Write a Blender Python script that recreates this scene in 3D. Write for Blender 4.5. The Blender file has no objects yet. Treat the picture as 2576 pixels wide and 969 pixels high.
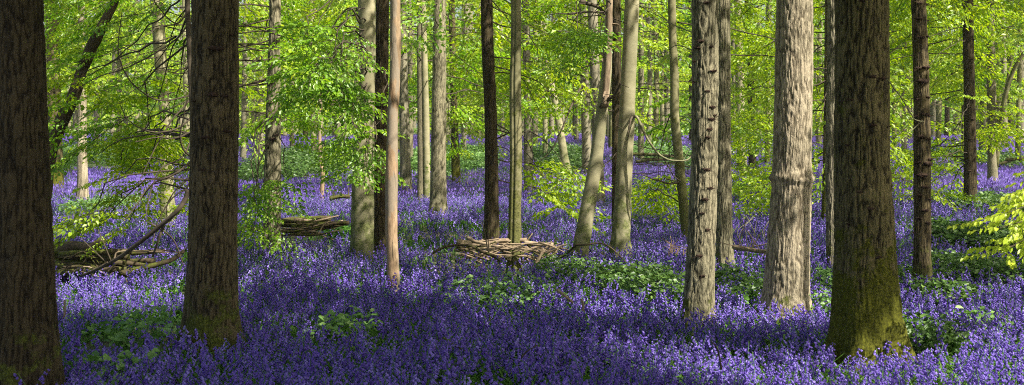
import bpy, math, random
import numpy as np
from mathutils import Vector

# ------------------------------------------------------------------ camera, sky, sun, exposure
SC = bpy.context.scene
COL = SC.collection
F, CX, HY, CZ = 3300.0, 1288.0, 320.0, 2.0          # focal length, principal column, horizon row (in 2576-wide units), eye height
cam_d = bpy.data.cameras.new("camera"); cam = bpy.data.objects.new("camera", cam_d); COL.objects.link(cam)
cam.location = (0, 0, CZ); cam.rotation_euler = (math.radians(90), 0, 0)
cam_d.sensor_width = 36.0; cam_d.lens = 36.0 * F / 2576.0
cam_d.shift_y = -(484.5 - HY) / 2576.0
cam_d.clip_start = 0.1; cam_d.clip_end = 3000
cam_d.dof.use_dof = True; cam_d.dof.focus_distance = 17.0; cam_d.dof.aperture_fstop = 3.6
SC.camera = cam

SUN_EL, SUN_AZ = math.radians(50), math.radians(52)   # azimuth: to the right of straight-behind the camera
S = np.array([math.cos(SUN_EL) * math.sin(SUN_AZ), -math.cos(SUN_EL) * math.cos(SUN_AZ), math.sin(SUN_EL)])
world = bpy.data.worlds.new("World"); SC.world = world; world.use_nodes = True
wn = world.node_tree; wn.nodes.clear()
wo = wn.nodes.new("ShaderNodeOutputWorld"); wb = wn.nodes.new("ShaderNodeBackground"); ws = wn.nodes.new("ShaderNodeTexSky")
ws.sky_type = 'NISHITA'; ws.sun_disc = False; ws.sun_elevation = SUN_EL
ws.sun_rotation = math.atan2(S[0], S[1]); ws.air_density = 1.0; ws.dust_density = 4.0; ws.ozone_density = 0.4
wb.inputs[1].default_value = 0.088
wn.links.new(ws.outputs[0], wb.inputs[0]); wn.links.new(wb.outputs[0], wo.inputs[0])
sd = bpy.data.lights.new("sun", 'SUN'); sun = bpy.data.objects.new("sun", sd); COL.objects.link(sun)
sd.energy = 4.8; sd.angle = math.radians(0.53); sd.color = (1.0, 0.95, 0.86)
sun.rotation_euler = Vector(S).to_track_quat('Z', 'Y').to_euler(); sun.location = (20, -20, 40)
SC.view_settings.view_transform = 'Standard'; SC.view_settings.look = 'None'
SC.view_settings.exposure = 1.4; SC.view_settings.gamma = 1.0
SC.cycles.max_bounces = 7; SC.cycles.diffuse_bounces = 4; SC.cycles.transmission_bounces = 4
SC.cycles.glossy_bounces = 2; SC.cycles.caustics_reflective = False; SC.cycles.caustics_refractive = False
SC.cycles.sample_clamp_indirect = 3.0; SC.cycles.filter_width = 1.0; SC.cycles.use_denoising = False

# ------------------------------------------------------------------ numeric helpers
rng = np.random.default_rng(11)
random.seed(5)

def _h(i, j, k, s):
    n = (i * 374761393 + j * 668265263 + k * 2147483647 + s * 1274126177) & 0xFFFFFFFF
    n = ((n ^ (n >> 13)) * 1274126177) & 0xFFFFFFFF
    n = n ^ (n >> 16)
    return (n & 0xFFFF) / 65535.0
def noise(p, s=0):
    p = np.asarray(p, float); f = np.floor(p); t = p - f; t = t * t * (3 - 2 * t)
    i, j, k = [f[..., a].astype(np.int64) for a in range(3)]
    out = 0
    for a in (0, 1):
        wa = t[..., 0] if a else 1 - t[..., 0]
        for b in (0, 1):
            wb_ = t[..., 1] if b else 1 - t[..., 1]
            for c in (0, 1):
                wc = t[..., 2] if c else 1 - t[..., 2]
                out = out + wa * wb_ * wc * _h(i + a, j + b, k + c, s)
    return out
def fbm(p, s=0, o=3):
    r, a, q = 0, 0.5, np.asarray(p, float)
    for n in range(o):
        r = r + a * noise(q, s + n); q = q * 2.03; a *= 0.5
    return r / (1 - 0.5 ** o)
def sstep(a, b, x):
    t = np.clip((np.asarray(x, float) - a) / (b - a), 0, 1); return t * t * (3 - 2 * t)
def ground(x, y):
    x = np.asarray(x, float); y = np.asarray(y, float)
    b = 0.05 * np.sin(x * 0.55 + 1.3 * np.sin(y * 0.21)) * np.sin(y * 0.37 + 0.6) + 0.03 * np.sin(x * 1.3 + y * 0.9)
    return 1.05 * sstep(38, 80, y) + b * sstep(5, 12, y)
FL = 0.20                                              # flower tops above the soil
def rowY(row, px=CX):
    lo, hi = 4.0, 108.0
    for _ in range(40):
        m = (lo + hi) / 2
        z = float(ground((px - CX) / F * m, m)) + FL
        if HY + F * (CZ - z) / m > row: lo = m
        else: hi = m
    return (lo + hi) / 2
def P3(px, py, Y): return np.array([(px - CX) / F * Y, Y, CZ - (py - HY) / F * Y])
def proj(p): return CX + F * p[..., 0] / p[..., 1], HY - F * (p[..., 2] - CZ) / p[..., 1]

# ------------------------------------------------------------------ mesh building
class MB:
    """collects quads; a triangle repeats no vertex: everything here is a quad"""
    def __init__(s): s.V = []; s.Q = []; s.M = []; s.R = []; s.S = []; s.n = 0
    def add(s, V, Q, mat=0, rnd=0.5, smooth=False):
        V = np.asarray(V, np.float32).reshape(-1, 3); Q = np.asarray(Q, np.int32).reshape(-1, 4)
        if not len(V): return
        s.V.append(V); s.Q.append(Q + s.n); s.n += len(V)
        s.M.append(np.broadcast_to(np.asarray(mat, np.int32), (len(Q),)).copy())
        s.R.append(np.broadcast_to(np.asarray(rnd, np.float32), (len(V),)).copy())
        s.S.append(np.full(len(Q), smooth))
    def build(s, name, mats, parent=None, origin=(0, 0, 0)):
        V = np.concatenate(s.V) - np.asarray(origin, np.float32); Q = np.concatenate(s.Q)
        me = bpy.data.meshes.new(name)
        me.vertices.add(len(V)); me.vertices.foreach_set("co", V.ravel())
        me.loops.add(len(Q) * 4); me.loops.foreach_set("vertex_index", Q.ravel())
        me.polygons.add(len(Q)); me.polygons.foreach_set("loop_start", np.arange(0, len(Q) * 4, 4, dtype=np.int32))
        me.polygons.foreach_set("material_index", np.concatenate(s.M))
        me.polygons.foreach_set("use_smooth", np.concatenate(s.S))
        at = me.attributes.new("rnd", 'FLOAT', 'POINT'); at.data.foreach_set("value", np.concatenate(s.R))
        me.update(calc_edges=True)
        for m in (mats if isinstance(mats, (list, tuple)) else [mats]): me.materials.append(m)
        o = bpy.data.objects.new(name, me); COL.objects.link(o)
        if parent is not None: o.parent = parent
        else: o.location = origin
        return o

def tube(pts, rad, seg=8, disp=None, close=True):
    pts = np.asarray(pts, float); rad = np.asarray(rad, float); n = len(pts)
    T = np.gradient(pts, axis=0); T /= np.linalg.norm(T, axis=1)[:, None] + 1e-9
    up = np.array([1.0, 0, 0]) if abs(T[0][0]) < 0.8 else np.array([0, 0, 1.0])
    A = []
    a = up - T[0] * up.dot(T[0]); a /= np.linalg.norm(a)
    for i in range(n):
        a = a - T[i] * a.dot(T[i]); a /= np.linalg.norm(a) + 1e-9; A.append(a)
    A = np.array(A); B = np.cross(T, A)
    th = np.linspace(0, 2 * np.pi, seg, endpoint=False)
    dirs = np.cos(th)[None, :, None] * A[:, None] + np.sin(th)[None, :, None] * B[:, None]
    r = rad[:, None] * np.ones(seg)[None]
    if disp is not None: r = r + disp(pts[:, None] + dirs * rad[:, None, None], th, r)
    V = pts[:, None] + dirs * r[..., None]
    i = np.arange(n - 1)[:, None] * seg; j = np.arange(seg)[None]; j2 = (j + 1) % seg
    Q = np.stack([i + j, i + j2, i + seg + j2, i + seg + j], -1).reshape(-1, 4)
    V = V.reshape(-1, 3)
    if close:                                            # caps as small fans of quads collapsed on a centre ring
        for ring, c, flip in ((0, pts[0], True), (n - 1, pts[-1], False)):
            base = len(V); o = ring * seg
            V = np.concatenate([V, c + (V[o:o + seg] - c) * 0.05])
            jj = np.arange(seg); k = (jj + 1) % seg
            q = np.stack([o + jj, o + k, base + k, base + jj], -1)
            if flip: q = q[:, ::-1]
            Q = np.concatenate([Q, q])
    return V, Q

def catmull(P, n):
    P = np.asarray(P, float)
    if len(P) < 3: return np.array([P[0] + (P[-1] - P[0]) * t for t in np.linspace(0, 1, n)])
    Pp = np.vstack([2 * P[0] - P[1], P, 2 * P[-1] - P[-2]])
    out = []
    for u in np.linspace(0, len(P) - 1 - 1e-6, n):
        k = int(u); t = u - k; a, b, c, d = Pp[k:k + 4]
        out.append(0.5 * (2 * b + (c - a) * t + (2 * a - 5 * b + 4 * c - d) * t * t + (-a + 3 * b - 3 * c + d) * t ** 3))
    return np.array(out)

def tag(o, label=None, cat=None, group=None, kind=None):
    if label: o["label"] = label
    if cat: o["category"] = cat
    if group: o["group"] = group
    if kind: o["kind"] = kind
    return o
def empty(name, loc):
    o = bpy.data.objects.new(name, None); o.location = loc; o.empty_display_size = 0.3; COL.objects.link(o); return o

# ------------------------------------------------------------------ materials
def mat_base(name):
    m = bpy.data.materials.new(name); m.use_nodes = True; nt = m.node_tree; nt.nodes.clear()
    return m, nt, nt.nodes.new, nt.links.new
def ramp(N, stops):
    r = N("ShaderNodeValToRGB"); e = r.color_ramp.elements
    while len(e) < len(stops): e.new(0.5)
    for q, (p, c) in zip(e, stops): q.position = p; q.color = (*c, 1)
    return r
def leaf_mat(name, stops, trans, tmix=0.5, gloss=0.06):
    m, nt, N, L = mat_base(name)
    a = N("ShaderNodeAttribute"); a.attribute_name = "rnd"
    r = ramp(N, stops); L(a.outputs["Fac"], r.inputs[0])
    d = N("ShaderNodeBsdfDiffuse"); t = N("ShaderNodeBsdfTranslucent"); g = N("ShaderNodeBsdfGlossy")
    g.inputs["Roughness"].default_value = 0.45
    L(r.outputs[0], d.inputs[0])
    hs = N("ShaderNodeMixRGB"); hs.blend_type = 'MULTIPLY'; hs.inputs[0].default_value = 1
    L(r.outputs[0], hs.inputs[1]); hs.inputs[2].default_value = (*trans, 1); L(hs.outputs[0], t.inputs[0])
    m1 = N("ShaderNodeMixShader"); m1.inputs[0].default_value = tmix; L(d.outputs[0], m1.inputs[1]); L(t.outputs[0], m1.inputs[2])
    m2 = N("ShaderNodeMixShader"); m2.inputs[0].default_value = gloss; L(m1.outputs[0], m2.inputs[1]); L(g.outputs[0], m2.inputs[2])
    o = N("ShaderNodeOutputMaterial"); L(m2.outputs[0], o.inputs[0]); return m
def bark_mat(name, c_lo, c_hi, moss=0.0, kind='ridge', mossh=1.2, patch=None, moss_c=(0.075, 0.085, 0.012)):
    m, nt, N, L = mat_base(name)
    tc = N("ShaderNodeTexCoord"); mp = N("ShaderNodeMapping"); L(tc.outputs["Object"], mp.inputs[0])
    mp.inputs["Scale"].default_value = (44, 44, 13) if kind == 'ridge' else ((7, 7, 10) if kind == 'smooth' else (16, 16, 5))
    n1 = N("ShaderNodeTexNoise"); n1.inputs["Scale"].default_value = 1.0; n1.inputs["Detail"].default_value = 6; n1.inputs["Roughness"].default_value = 0.62
    n1.inputs["Distortion"].default_value = 0.6
    L(mp.outputs[0], n1.inputs["Vector"])
    n2 = N("ShaderNodeTexNoise"); n2.inputs["Scale"].default_value = 2.3; n2.inputs["Detail"].default_value = 4
    L(tc.outputs["Object"], n2.inputs["Vector"])
    at = N("ShaderNodeAttribute"); at.attribute_name = "rnd"
    add = N("ShaderNodeMath"); add.operation = 'MULTIPLY_ADD'
    L(n1.outputs["Fac"], add.inputs[0]); add.inputs[1].default_value = (0.55 if kind == 'ridge' else .9)
    sc = N("ShaderNodeMath"); sc.operation = 'MULTIPLY'; L(at.outputs["Fac"], sc.inputs[0]); sc.inputs[1].default_value = (0.62 if kind == 'ridge' else .45)
    L(sc.outputs[0], add.inputs[2])
    sb = N("ShaderNodeMath"); sb.operation = 'SUBTRACT'; L(add.outputs[0], sb.inputs[0]); sb.inputs[1].default_value = (0.02 if kind == 'ridge' else .16)
    r = ramp(N, [(0.28, c_lo), (0.72, c_hi)]); L(sb.outputs[0], r.inputs[0])
    cur = r.outputs[0]
    # broad tonal stains / lichen
    r2 = ramp(N, [(0.35, (0.72, 0.74, 0.68)), (0.68, (1.12, 1.1, 1.06))]); L(n2.outputs["Fac"], r2.inputs[0])
    mu = N("ShaderNodeMixRGB"); mu.blend_type = 'MULTIPLY'; mu.inputs[0].default_value = 0.8; L(cur, mu.inputs[1]); L(r2.outputs[0], mu.inputs[2]); cur = mu.outputs[0]
    if patch:
        n3 = N("ShaderNodeTexNoise"); n3.inputs["Scale"].default_value = 5.0; n3.inputs["Detail"].default_value = 5
        mp3 = N("ShaderNodeMapping"); mp3.inputs["Scale"].default_value = (1, 1, 0.35); L(tc.outputs["Object"], mp3.inputs[0]); L(mp3.outputs[0], n3.inputs["Vector"])
        r3 = ramp(N, [(0.50, (0, 0, 0)), (0.53, (1, 1, 1))]); L(n3.outputs["Fac"], r3.inputs[0])
        mx = N("ShaderNodeMixRGB"); L(r3.outputs[0], mx.inputs[0]); L(cur, mx.inputs[1]); mx.inputs[2].default_value = (*patch, 1); cur = mx.outputs[0]
    if moss > 0:
        sx = N("ShaderNodeSeparateXYZ"); L(tc.outputs["Object"], sx.inputs[0])
        mr = N("ShaderNodeMapRange"); L(sx.outputs["Z"], mr.inputs[0]); mr.inputs[1].default_value = 0.1; mr.inputs[2].default_value = mossh
        mr.inputs[3].default_value = 0.42 * moss + 0.1; mr.inputs[4].default_value = -0.12 + 0.16 * moss
        ng = N("ShaderNodeTexNoise"); ng.inputs["Scale"].default_value = 5.5; ng.inputs["Detail"].default_value = 7; ng.inputs["Roughness"].default_value = 0.7
        L(tc.outputs["Object"], ng.inputs["Vector"])
        ad = N("ShaderNodeMath"); ad.operation = 'ADD'; L(ng.outputs["Fac"], ad.inputs[0]); L(mr.outputs[0], ad.inputs[1])
        rm = ramp(N, [(0.60, (0, 0, 0)), (0.70, (1, 1, 1))]); L(ad.outputs[0], rm.inputs[0])
        nm = N("ShaderNodeTexNoise"); nm.inputs["Scale"].default_value = 45; L(tc.outputs["Object"], nm.inputs["Vector"])
        rmc = ramp(N, [(0.3, tuple(v * 0.45 for v in moss_c)), (0.7, tuple(v * 1.35 for v in moss_c))]); L(nm.outputs["Fac"], rmc.inputs[0])
        mx = N("ShaderNodeMixRGB"); L(rm.outputs[0], mx.inputs[0]); L(cur, mx.inputs[1]); L(rmc.outputs[0], mx.inputs[2]); cur = mx.outputs[0]
    b = N("ShaderNodeBump"); b.inputs["Strength"].default_value = {'ridge': 0.9, 'smooth': 0.35, 'dead': 0.6}[kind]
    b.inputs["Distance"].default_value = {'ridge': 0.025, 'smooth': 0.008, 'dead': 0.012}[kind]
    L(n1.outputs["Fac"], b.inputs["Height"])
    p = N("ShaderNodeBsdfPrincipled"); L(cur, p.inputs["Base Color"]); p.inputs["Roughness"].default_value = 0.9
    p.inputs["Specular IOR Level"].default_value = 0.2; L(b.outputs[0], p.inputs["Normal"])
    o = N("ShaderNodeOutputMaterial"); L(p.outputs[0], o.inputs[0]); return m

M = {}
M['leaf_bright'] = leaf_mat("leaf_bright", [(0.0, (0.13, 0.27, 0.005)), (0.55, (0.27, 0.40, 0.008)), (1.0, (0.44, 0.53, 0.025))], (1.5, 1.4, 0.6), 0.5, 0.04)
M['leaf_mid'] = leaf_mat("leaf_mid", [(0.0, (0.09, 0.22, 0.007)), (0.6, (0.19, 0.35, 0.009)), (1.0, (0.34, 0.48, 0.02))], (1.5, 1.5, 0.6), 0.5, 0.04)
M['leaf_deep'] = leaf_mat("leaf_deep", [(0.0, (0.06, 0.17, 0.006)), (0.6, (0.12, 0.28, 0.008)), (1.0, (0.24, 0.42, 0.015))], (1.5, 1.6, 0.6), 0.5, 0.04)
M['leaf_lime'] = leaf_mat("leaf_lime", [(0.0, (0.30, 0.46, 0.012)), (1.0, (0.52, 0.62, 0.05))], (1.4, 1.35, 0.6), 0.45, 0.04)
M['bramble'] = leaf_mat("bramble_leaf", [(0.0, (0.035, 0.085, 0.018)), (0.6, (0.085, 0.16, 0.03)), (1.0, (0.16, 0.25, 0.055))], (1.3, 1.4, 0.8), 0.3, 0.035)
M['nettle'] = leaf_mat("nettle_leaf", [(0.0, (0.08, 0.17, 0.04)), (0.7, (0.17, 0.30, 0.08)), (1.0, (0.28, 0.40, 0.13))], (1.3, 1.4, 0.8), 0.35, 0.03)
M['petal'] = leaf_mat("bluebell_petal", [(0.0, (0.12, 0.065, 0.35)), (0.5, (0.21, 0.135, 0.52)), (0.85, (0.31, 0.23, 0.65)), (1.0, (0.40, 0.32, 0.73))], (1.2, 1.1, 1.2), 0.35, 0.012)
M['stem'] = leaf_mat("bluebell_stem", [(0.0, (0.04, 0.10, 0.03)), (1.0, (0.10, 0.21, 0.035))], (1.2, 1.4, 0.8), 0.35, 0.015)
M['blade'] = leaf_mat("grass_blade", [(0.0, (0.06, 0.16, 0.02)), (1.0, (0.17, 0.36, 0.04))], (1.3, 1.5, 0.8), 0.4, 0.06)
M['twig'] = bark_mat("twig_bark", (0.035, 0.026, 0.018), (0.10, 0.08, 0.055), kind='smooth')
M['pale_twig'] = bark_mat("pale_twig_bark", (0.10, 0.09, 0.05), (0.26, 0.25, 0.14), kind='smooth')
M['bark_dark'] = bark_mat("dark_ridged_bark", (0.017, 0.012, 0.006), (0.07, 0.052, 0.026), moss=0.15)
M['bark_moss'] = bark_mat("mossy_ridged_bark", moss_c=(0.085, 0.086, 0.007), c_lo=(0.018, 0.014, 0.007), c_hi=(0.14, 0.115, 0.052), moss=0.85, mossh=1.3)
M['bark_brown'] = bark_mat("brown_ridged_bark", (0.020, 0.015, 0.008), (0.115, 0.088, 0.045), moss=0.34, mossh=1.0)
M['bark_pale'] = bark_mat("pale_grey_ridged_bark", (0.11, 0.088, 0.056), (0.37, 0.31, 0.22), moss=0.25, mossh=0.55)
M['bark_mid'] = bark_mat("grey_ridged_bark", (0.05, 0.044, 0.025), (0.255, 0.225, 0.145), moss=0.3, mossh=0.7)
M['bark_far'] = bark_mat("grey_brown_bark", (0.08, 0.07, 0.05), (0.26, 0.23, 0.16), moss=0.2, mossh=1.2)
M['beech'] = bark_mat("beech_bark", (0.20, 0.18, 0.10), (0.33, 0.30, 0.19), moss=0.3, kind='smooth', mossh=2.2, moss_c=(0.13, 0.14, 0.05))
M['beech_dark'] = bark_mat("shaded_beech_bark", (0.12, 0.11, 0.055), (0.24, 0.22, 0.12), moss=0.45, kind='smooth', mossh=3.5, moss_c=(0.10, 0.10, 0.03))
M['dead'] = bark_mat("peeling_dead_wood", (0.16, 0.095, 0.05), (0.44, 0.315, 0.20), kind='dead', patch=(0.25, 0.20, 0.14))
M['log'] = bark_mat("dark_log_bark", (0.026, 0.02, 0.012), (0.095, 0.07, 0.04), moss=0.02, kind='dead', mossh=.3)
M['log_pale'] = bark_mat("bleached_stick_bark", (0.09, 0.062, 0.04), (0.34, 0.255, 0.17), kind='dead')
M['burr'] = bark_mat("burr_bark", (0.016, 0.010, 0.007), (0.075, 0.045, 0.03))

def ground_mat():
    m, nt, N, L = mat_base("woodland_soil")
    tc = N("ShaderNodeTexCoord")
    n1 = N("ShaderNodeTexNoise"); n1.inputs["Scale"].default_value = 9; n1.inputs["Detail"].default_value = 8; n1.inputs["Roughness"].default_value = 0.7
    n2 = N("ShaderNodeTexNoise"); n2.inputs["Scale"].default_value = 0.6; n2.inputs["Detail"].default_value = 4
    for n in (n1, n2): L(tc.outputs["Object"], n.inputs["Vector"])
    r1 = ramp(N, [(0.35, (0.045, 0.032, 0.02)), (0.7, (0.17, 0.125, 0.075))]); L(n1.outputs["Fac"], r1.inputs[0])
    r2 = ramp(N, [(0.35, (0.03, 0.06, 0.018)), (0.7, (0.10, 0.16, 0.04))]); L(n1.outputs["Fac"], r2.inputs[0])
    r3 = ramp(N, [(0.4, (0, 0, 0)), (0.6, (1, 1, 1))]); L(n2.outputs["Fac"], r3.inputs[0])
    mx = N("ShaderNodeMixRGB"); L(r3.outputs[0], mx.inputs[0]); L(r1.outputs[0], mx.inputs[1]); L(r2.outputs[0], mx.inputs[2])
    b = N("ShaderNodeBump"); b.inputs["Distance"].default_value = 0.05; L(n1.outputs["Fac"], b.inputs["Height"])
    p = N("ShaderNodeBsdfPrincipled"); p.inputs["Roughness"].default_value = 0.95; L(mx.outputs[0], p.inputs["Base Color"]); L(b.outputs[0], p.inputs["Normal"])
    o = N("ShaderNodeOutputMaterial"); L(p.outputs[0], o.inputs[0]); return m
def meadow_mat():
    m, nt, N, L = mat_base("meadow_grass")
    tc = N("ShaderNodeTexCoord"); n1 = N("ShaderNodeTexNoise"); n1.inputs["Scale"].default_value = 0.8; n1.inputs["Detail"].default_value = 8
    L(tc.outputs["Object"], n1.inputs["Vector"])
    r1 = ramp(N, [(0.3, (0.14, 0.25, 0.05)), (0.7, (0.30, 0.42, 0.12))]); L(n1.outputs["Fac"], r1.inputs[0])
    p = N("ShaderNodeBsdfPrincipled"); p.inputs["Roughness"].default_value = 0.9; L(r1.outputs[0], p.inputs["Base Color"])
    o = N("ShaderNodeOutputMaterial"); L(p.outputs[0], o.inputs[0]); return m

# ------------------------------------------------------------------ ground
def sheet(xs, ys, dz, name, mat):
    X, Y = np.meshgrid(xs, ys); Z = ground(X, Y) + dz
    V = np.stack([X, Y, Z], -1).reshape(-1, 3); nx = len(xs)
    i = np.arange(len(ys) - 1)[:, None] * nx; j = np.arange(nx - 1)[None]
    Q = np.stack([i + j, i + j + 1, i + nx + j + 1, i + nx + j], -1).reshape(-1, 4)
    b = MB(); b.add(V, Q, smooth=True); return tag(b.build(name, mat), kind='structure')
sheet(np.concatenate([[-700, -300, -120], np.arange(-60, 60.1, 0.5), [120, 300, 700]]),
      np.concatenate([[-300, -60], np.arange(-10, 100, 0.5), [130, 200, 400, 900]]), 0, "ground", ground_mat())
sheet(np.array([27, 33, 40, 80, 200, 650.]), np.array([104, 130, 200, 400, 850.]), 0.06, "meadow", meadow_mat())

# ------------------------------------------------------------------ trees: centre lines read off the photograph
# (key, name, material, base row, [(row, centre, width) ...], sunlit share, relief, label)
T = []
def tree(key, name, mat, base, pts, lit, relief, label, Y=None, group=None):
    b = base
    Yt = Y or rowY(b, pts[0][1])
    T.append(dict(key=key, name=name, mat=mat, Y=Yt, pts=pts, lit=lit, relief=relief, label=label, group=group, row=b))
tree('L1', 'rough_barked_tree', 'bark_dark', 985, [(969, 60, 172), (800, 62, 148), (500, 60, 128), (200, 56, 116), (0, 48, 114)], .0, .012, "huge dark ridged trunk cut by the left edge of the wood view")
tree('L2', 'rough_barked_tree', 'bark_brown', 852, [(850, 531, 148), (790, 531, 130), (650, 534, 120), (400, 537, 118), (200, 541, 118), (0, 540, 116)], .3, .012, "thick brown ridged trunk with moss at its foot beside the dark log pile")
tree('DP', 'dead_tree', 'dead', 728, [(728, 990, 34), (600, 985, 29), (500, 985, 28), (400, 986, 28), (280, 988, 27), (150, 995, 27), (0, 995, 25)], 1, .006, "slender dead trunk with peeling reddish bark standing among bluebells")
tree('BM', 'beech_tree', 'beech', 642, [(642, 912, 60), (450, 913, 54), (300, 921, 42), (150, 925, 42), (0, 922, 44)], .5, .003, "smooth grey beech just left of the peeling dead trunk")
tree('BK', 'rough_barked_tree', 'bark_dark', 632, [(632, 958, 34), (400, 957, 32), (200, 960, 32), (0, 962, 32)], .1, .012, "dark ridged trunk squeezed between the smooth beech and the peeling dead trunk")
tree('BU', 'rough_barked_tree', 'bark_mid', 626, [(626, 683, 46), (450, 686, 42), (300, 687, 36), (150, 690, 30), (0, 692, 28)], .6, .010, "knobbly trunk with low leafy sprays left of the middle log pile")
tree('P7', 'rough_barked_tree', 'bark_pale', 503, [(503, 208, 32), (450, 208, 26), (350, 206, 22), (200, 208, 20), (0, 206, 20)], .9, .006, "slim pale grey trunk with a sunny foot near the big left trunk")
tree('T4', 'beech_tree', 'beech', 560, [(560, 424, 46), (500, 420, 36), (400, 420, 30), (300, 416, 26), (150, 404, 30), (0, 394, 32)], .9, .006, "pale twisted beech seen through hanging leaves left of the thick mossy-footed trunk")
tree('S4', 'beech_tree', 'twig', 690, [(650, 500, 16), (400, 490, 14), (200, 480, 14), (0, 471, 13)], .2, .003, "thin dark stem against the left side of the thick brown ridged trunk", Y=14.5)
tree('M9', 'rough_barked_tree', 'bark_mid', 541, [(541, 1103, 52), (500, 1103, 42), (400, 1103, 38), (200, 1105, 35), (0, 1105, 32)], .9, .007, "upright grey trunk with flared foot right of the slim twin trunks")
tree('TA', 'beech_tree', 'bark_mid', 500, [(500, 1059, 19), (300, 1058, 17), (0, 1056, 15)], .6, .004, "left one of the slim twin trunks in the middle distance")
tree('TB', 'beech_tree', 'beech', 500, [(500, 1074, 17), (300, 1072, 17), (150, 1068, 15), (0, 1064, 14)], 1, .003, "right and paler one of the slim twin trunks in the middle distance")
tree('T0', 'rough_barked_tree', 'bark_far', 486, [(486, 1021, 30), (350, 1018, 26), (200, 1015, 22), (0, 1012, 20)], .3, .006, "mossy-footed brown trunk between the peeling dead trunk and the twin trunks")
tree('T1', 'rough_barked_tree', 'bark_moss', 466, [(466, 1148, 24), (300, 1143, 18), (0, 1136, 16)], .3, .006, "mossy slender trunk just right of the flared grey trunk")
tree('DK', 'rough_barked_tree', 'bark_dark', 604, [(604, 1237, 42), (500, 1237, 34), (300, 1235, 31), (100, 1226, 30), (0, 1224, 29)], .25, .010, "straight dark trunk behind the left end of the pale stick pile")
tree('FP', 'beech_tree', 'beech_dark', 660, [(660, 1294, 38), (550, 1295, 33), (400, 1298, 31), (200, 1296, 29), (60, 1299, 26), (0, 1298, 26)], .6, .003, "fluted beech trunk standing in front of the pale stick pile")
tree('F2', 'rough_barked_tree', 'bark_far', 488, [(488, 1331, 24), (200, 1326, 20), (0, 1322, 18)], .3, .006, "dim brown trunk just right of the fluted beech and farther back")
tree('LB', 'beech_tree', 'beech', 652, [(652, 1456, 42), (550, 1474, 38), (400, 1500, 33), (250, 1518, 30), (180, 1526, 26), (60, 1531, 20), (0, 1533, 18)], .9, .003, "leaning pale beech with a broken splintered top")
tree('B8', 'beech_tree', 'beech', 642, [(642, 1562, 60), (600, 1562, 48), (500, 1567, 43), (300, 1577, 40), (150, 1583, 37), (0, 1590, 36)], .75, .004, "stout smooth beech with dented foot right of the leaning beech")
tree('B9', 'rough_barked_tree', 'bark_dark', 560, [(560, 1552, 26), (300, 1552, 24), (0, 1550, 22)], .1, .008, "dark trunk hiding behind the stout smooth beech")
tree('G5', 'rough_barked_tree', 'bark_far', 505, [(505, 1509, 26), (300, 1500, 26), (0, 1490, 24)], .1, .008, "dark trunk seen behind the leaning beech")
tree('G6', 'rough_barked_tree', 'bark_far', 442, [(442, 1478, 26), (300, 1474, 24), (0, 1466, 20)], .4, .006, "grey-brown distant trunk left of the leaning beech")
tree('PL', 'beech_tree', 'beech', 446, [(446, 1428, 28), (400, 1420, 22), (300, 1405, 18), (200, 1385, 14), (100, 1365, 12), (0, 1350, 10)], 1, .003, "pale distant beech leaning left with a sunlit foot")
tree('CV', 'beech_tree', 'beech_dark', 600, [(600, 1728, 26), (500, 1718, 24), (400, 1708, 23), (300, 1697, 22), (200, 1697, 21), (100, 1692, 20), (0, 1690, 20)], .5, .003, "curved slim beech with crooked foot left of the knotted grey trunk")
tree('KN', 'rough_barked_tree', 'bark_mid', 797, [(797, 1757, 82), (740, 1759, 74), (600, 1765, 70), (400, 1773, 66), (200, 1774, 66), (0, 1774, 66)], .75, .010, "knotted grey trunk with twiggy burrs standing in front of its paler neighbour")
tree('KB', 'rough_barked_tree', 'bark_mid', 672, [(672, 1823, 50), (600, 1821, 42), (300, 1819, 38), (0, 1818, 38)], .7, .008, "grey trunk pressed close behind the knotted grey trunk on its right side")
tree('PR', 'rough_barked_tree', 'bark_pale', 787, [(787, 1977, 130), (740, 1979, 114), (600, 1985, 105), (475, 1992, 100), (455, 1993, 106), (440, 1993, 106), (425, 1993, 97), (200, 1997, 92), (0, 1999, 88)], 1, .011, "brightly sunlit pale trunk with a swollen ring round it")
tree('SD', 'rough_barked_tree', 'bark_far', 662, [(662, 2095, 34), (400, 2094, 34), (200, 2095, 30), (0, 2097, 27)], .3, .008, "smaller brown trunk just left of the huge mossy trunk")
tree('SE', 'rough_barked_tree', 'bark_moss', 552, [(552, 2077, 20), (300, 2082, 20), (0, 2086, 20)], .1, .006, "mossy stem peeping out left behind the smaller brown trunk")
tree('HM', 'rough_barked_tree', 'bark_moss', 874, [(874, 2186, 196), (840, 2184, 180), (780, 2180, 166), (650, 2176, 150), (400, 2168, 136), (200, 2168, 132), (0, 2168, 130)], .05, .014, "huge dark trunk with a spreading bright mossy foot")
tree('BB', 'rough_barked_tree', 'bark_brown', 722, [(722, 2322, 50), (640, 2320, 42), (400, 2320, 42), (200, 2318, 38), (0, 2311, 36)], .55, .008, "trunk ringed with many dark burrs right of the huge mossy trunk")
tree('K2', 'rough_barked_tree', 'bark_dark', 522, [(522, 2441, 32), (300, 2440, 28), (100, 2436, 26), (0, 2434, 26)], .2, .008, "slender dark knobbly trunk right of the burr-ringed trunk")
tree('K3', 'beech_tree', 'bark_mid', 470, [(470, 2497, 28), (400, 2496, 22), (200, 2494, 22), (0, 2490, 22)], .6, .004, "slim grey trunk with a forking bough near the right edge")
tree('K8', 'rough_barked_tree', 'beech', 442, [(442, 1868, 26), (300, 1862, 22), (0, 1856, 20)], .8, .005, "pale distant trunk among bright leaves right of the knotted pair")
tree('K9', 'rough_barked_tree', 'bark_dark', 432, [(432, 1893, 20), (200, 1888, 18), (0, 1882, 18)], .1, .005, "dark distant trunk right beside the pale distant trunk among bright leaves")
tree('Q1', 'rough_barked_tree', 'bark_moss', 482, [(482, 140, 40), (300, 138, 34), (0, 130, 30)], .3, .008, "broad mossy trunk half hidden behind the huge left trunk")
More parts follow.
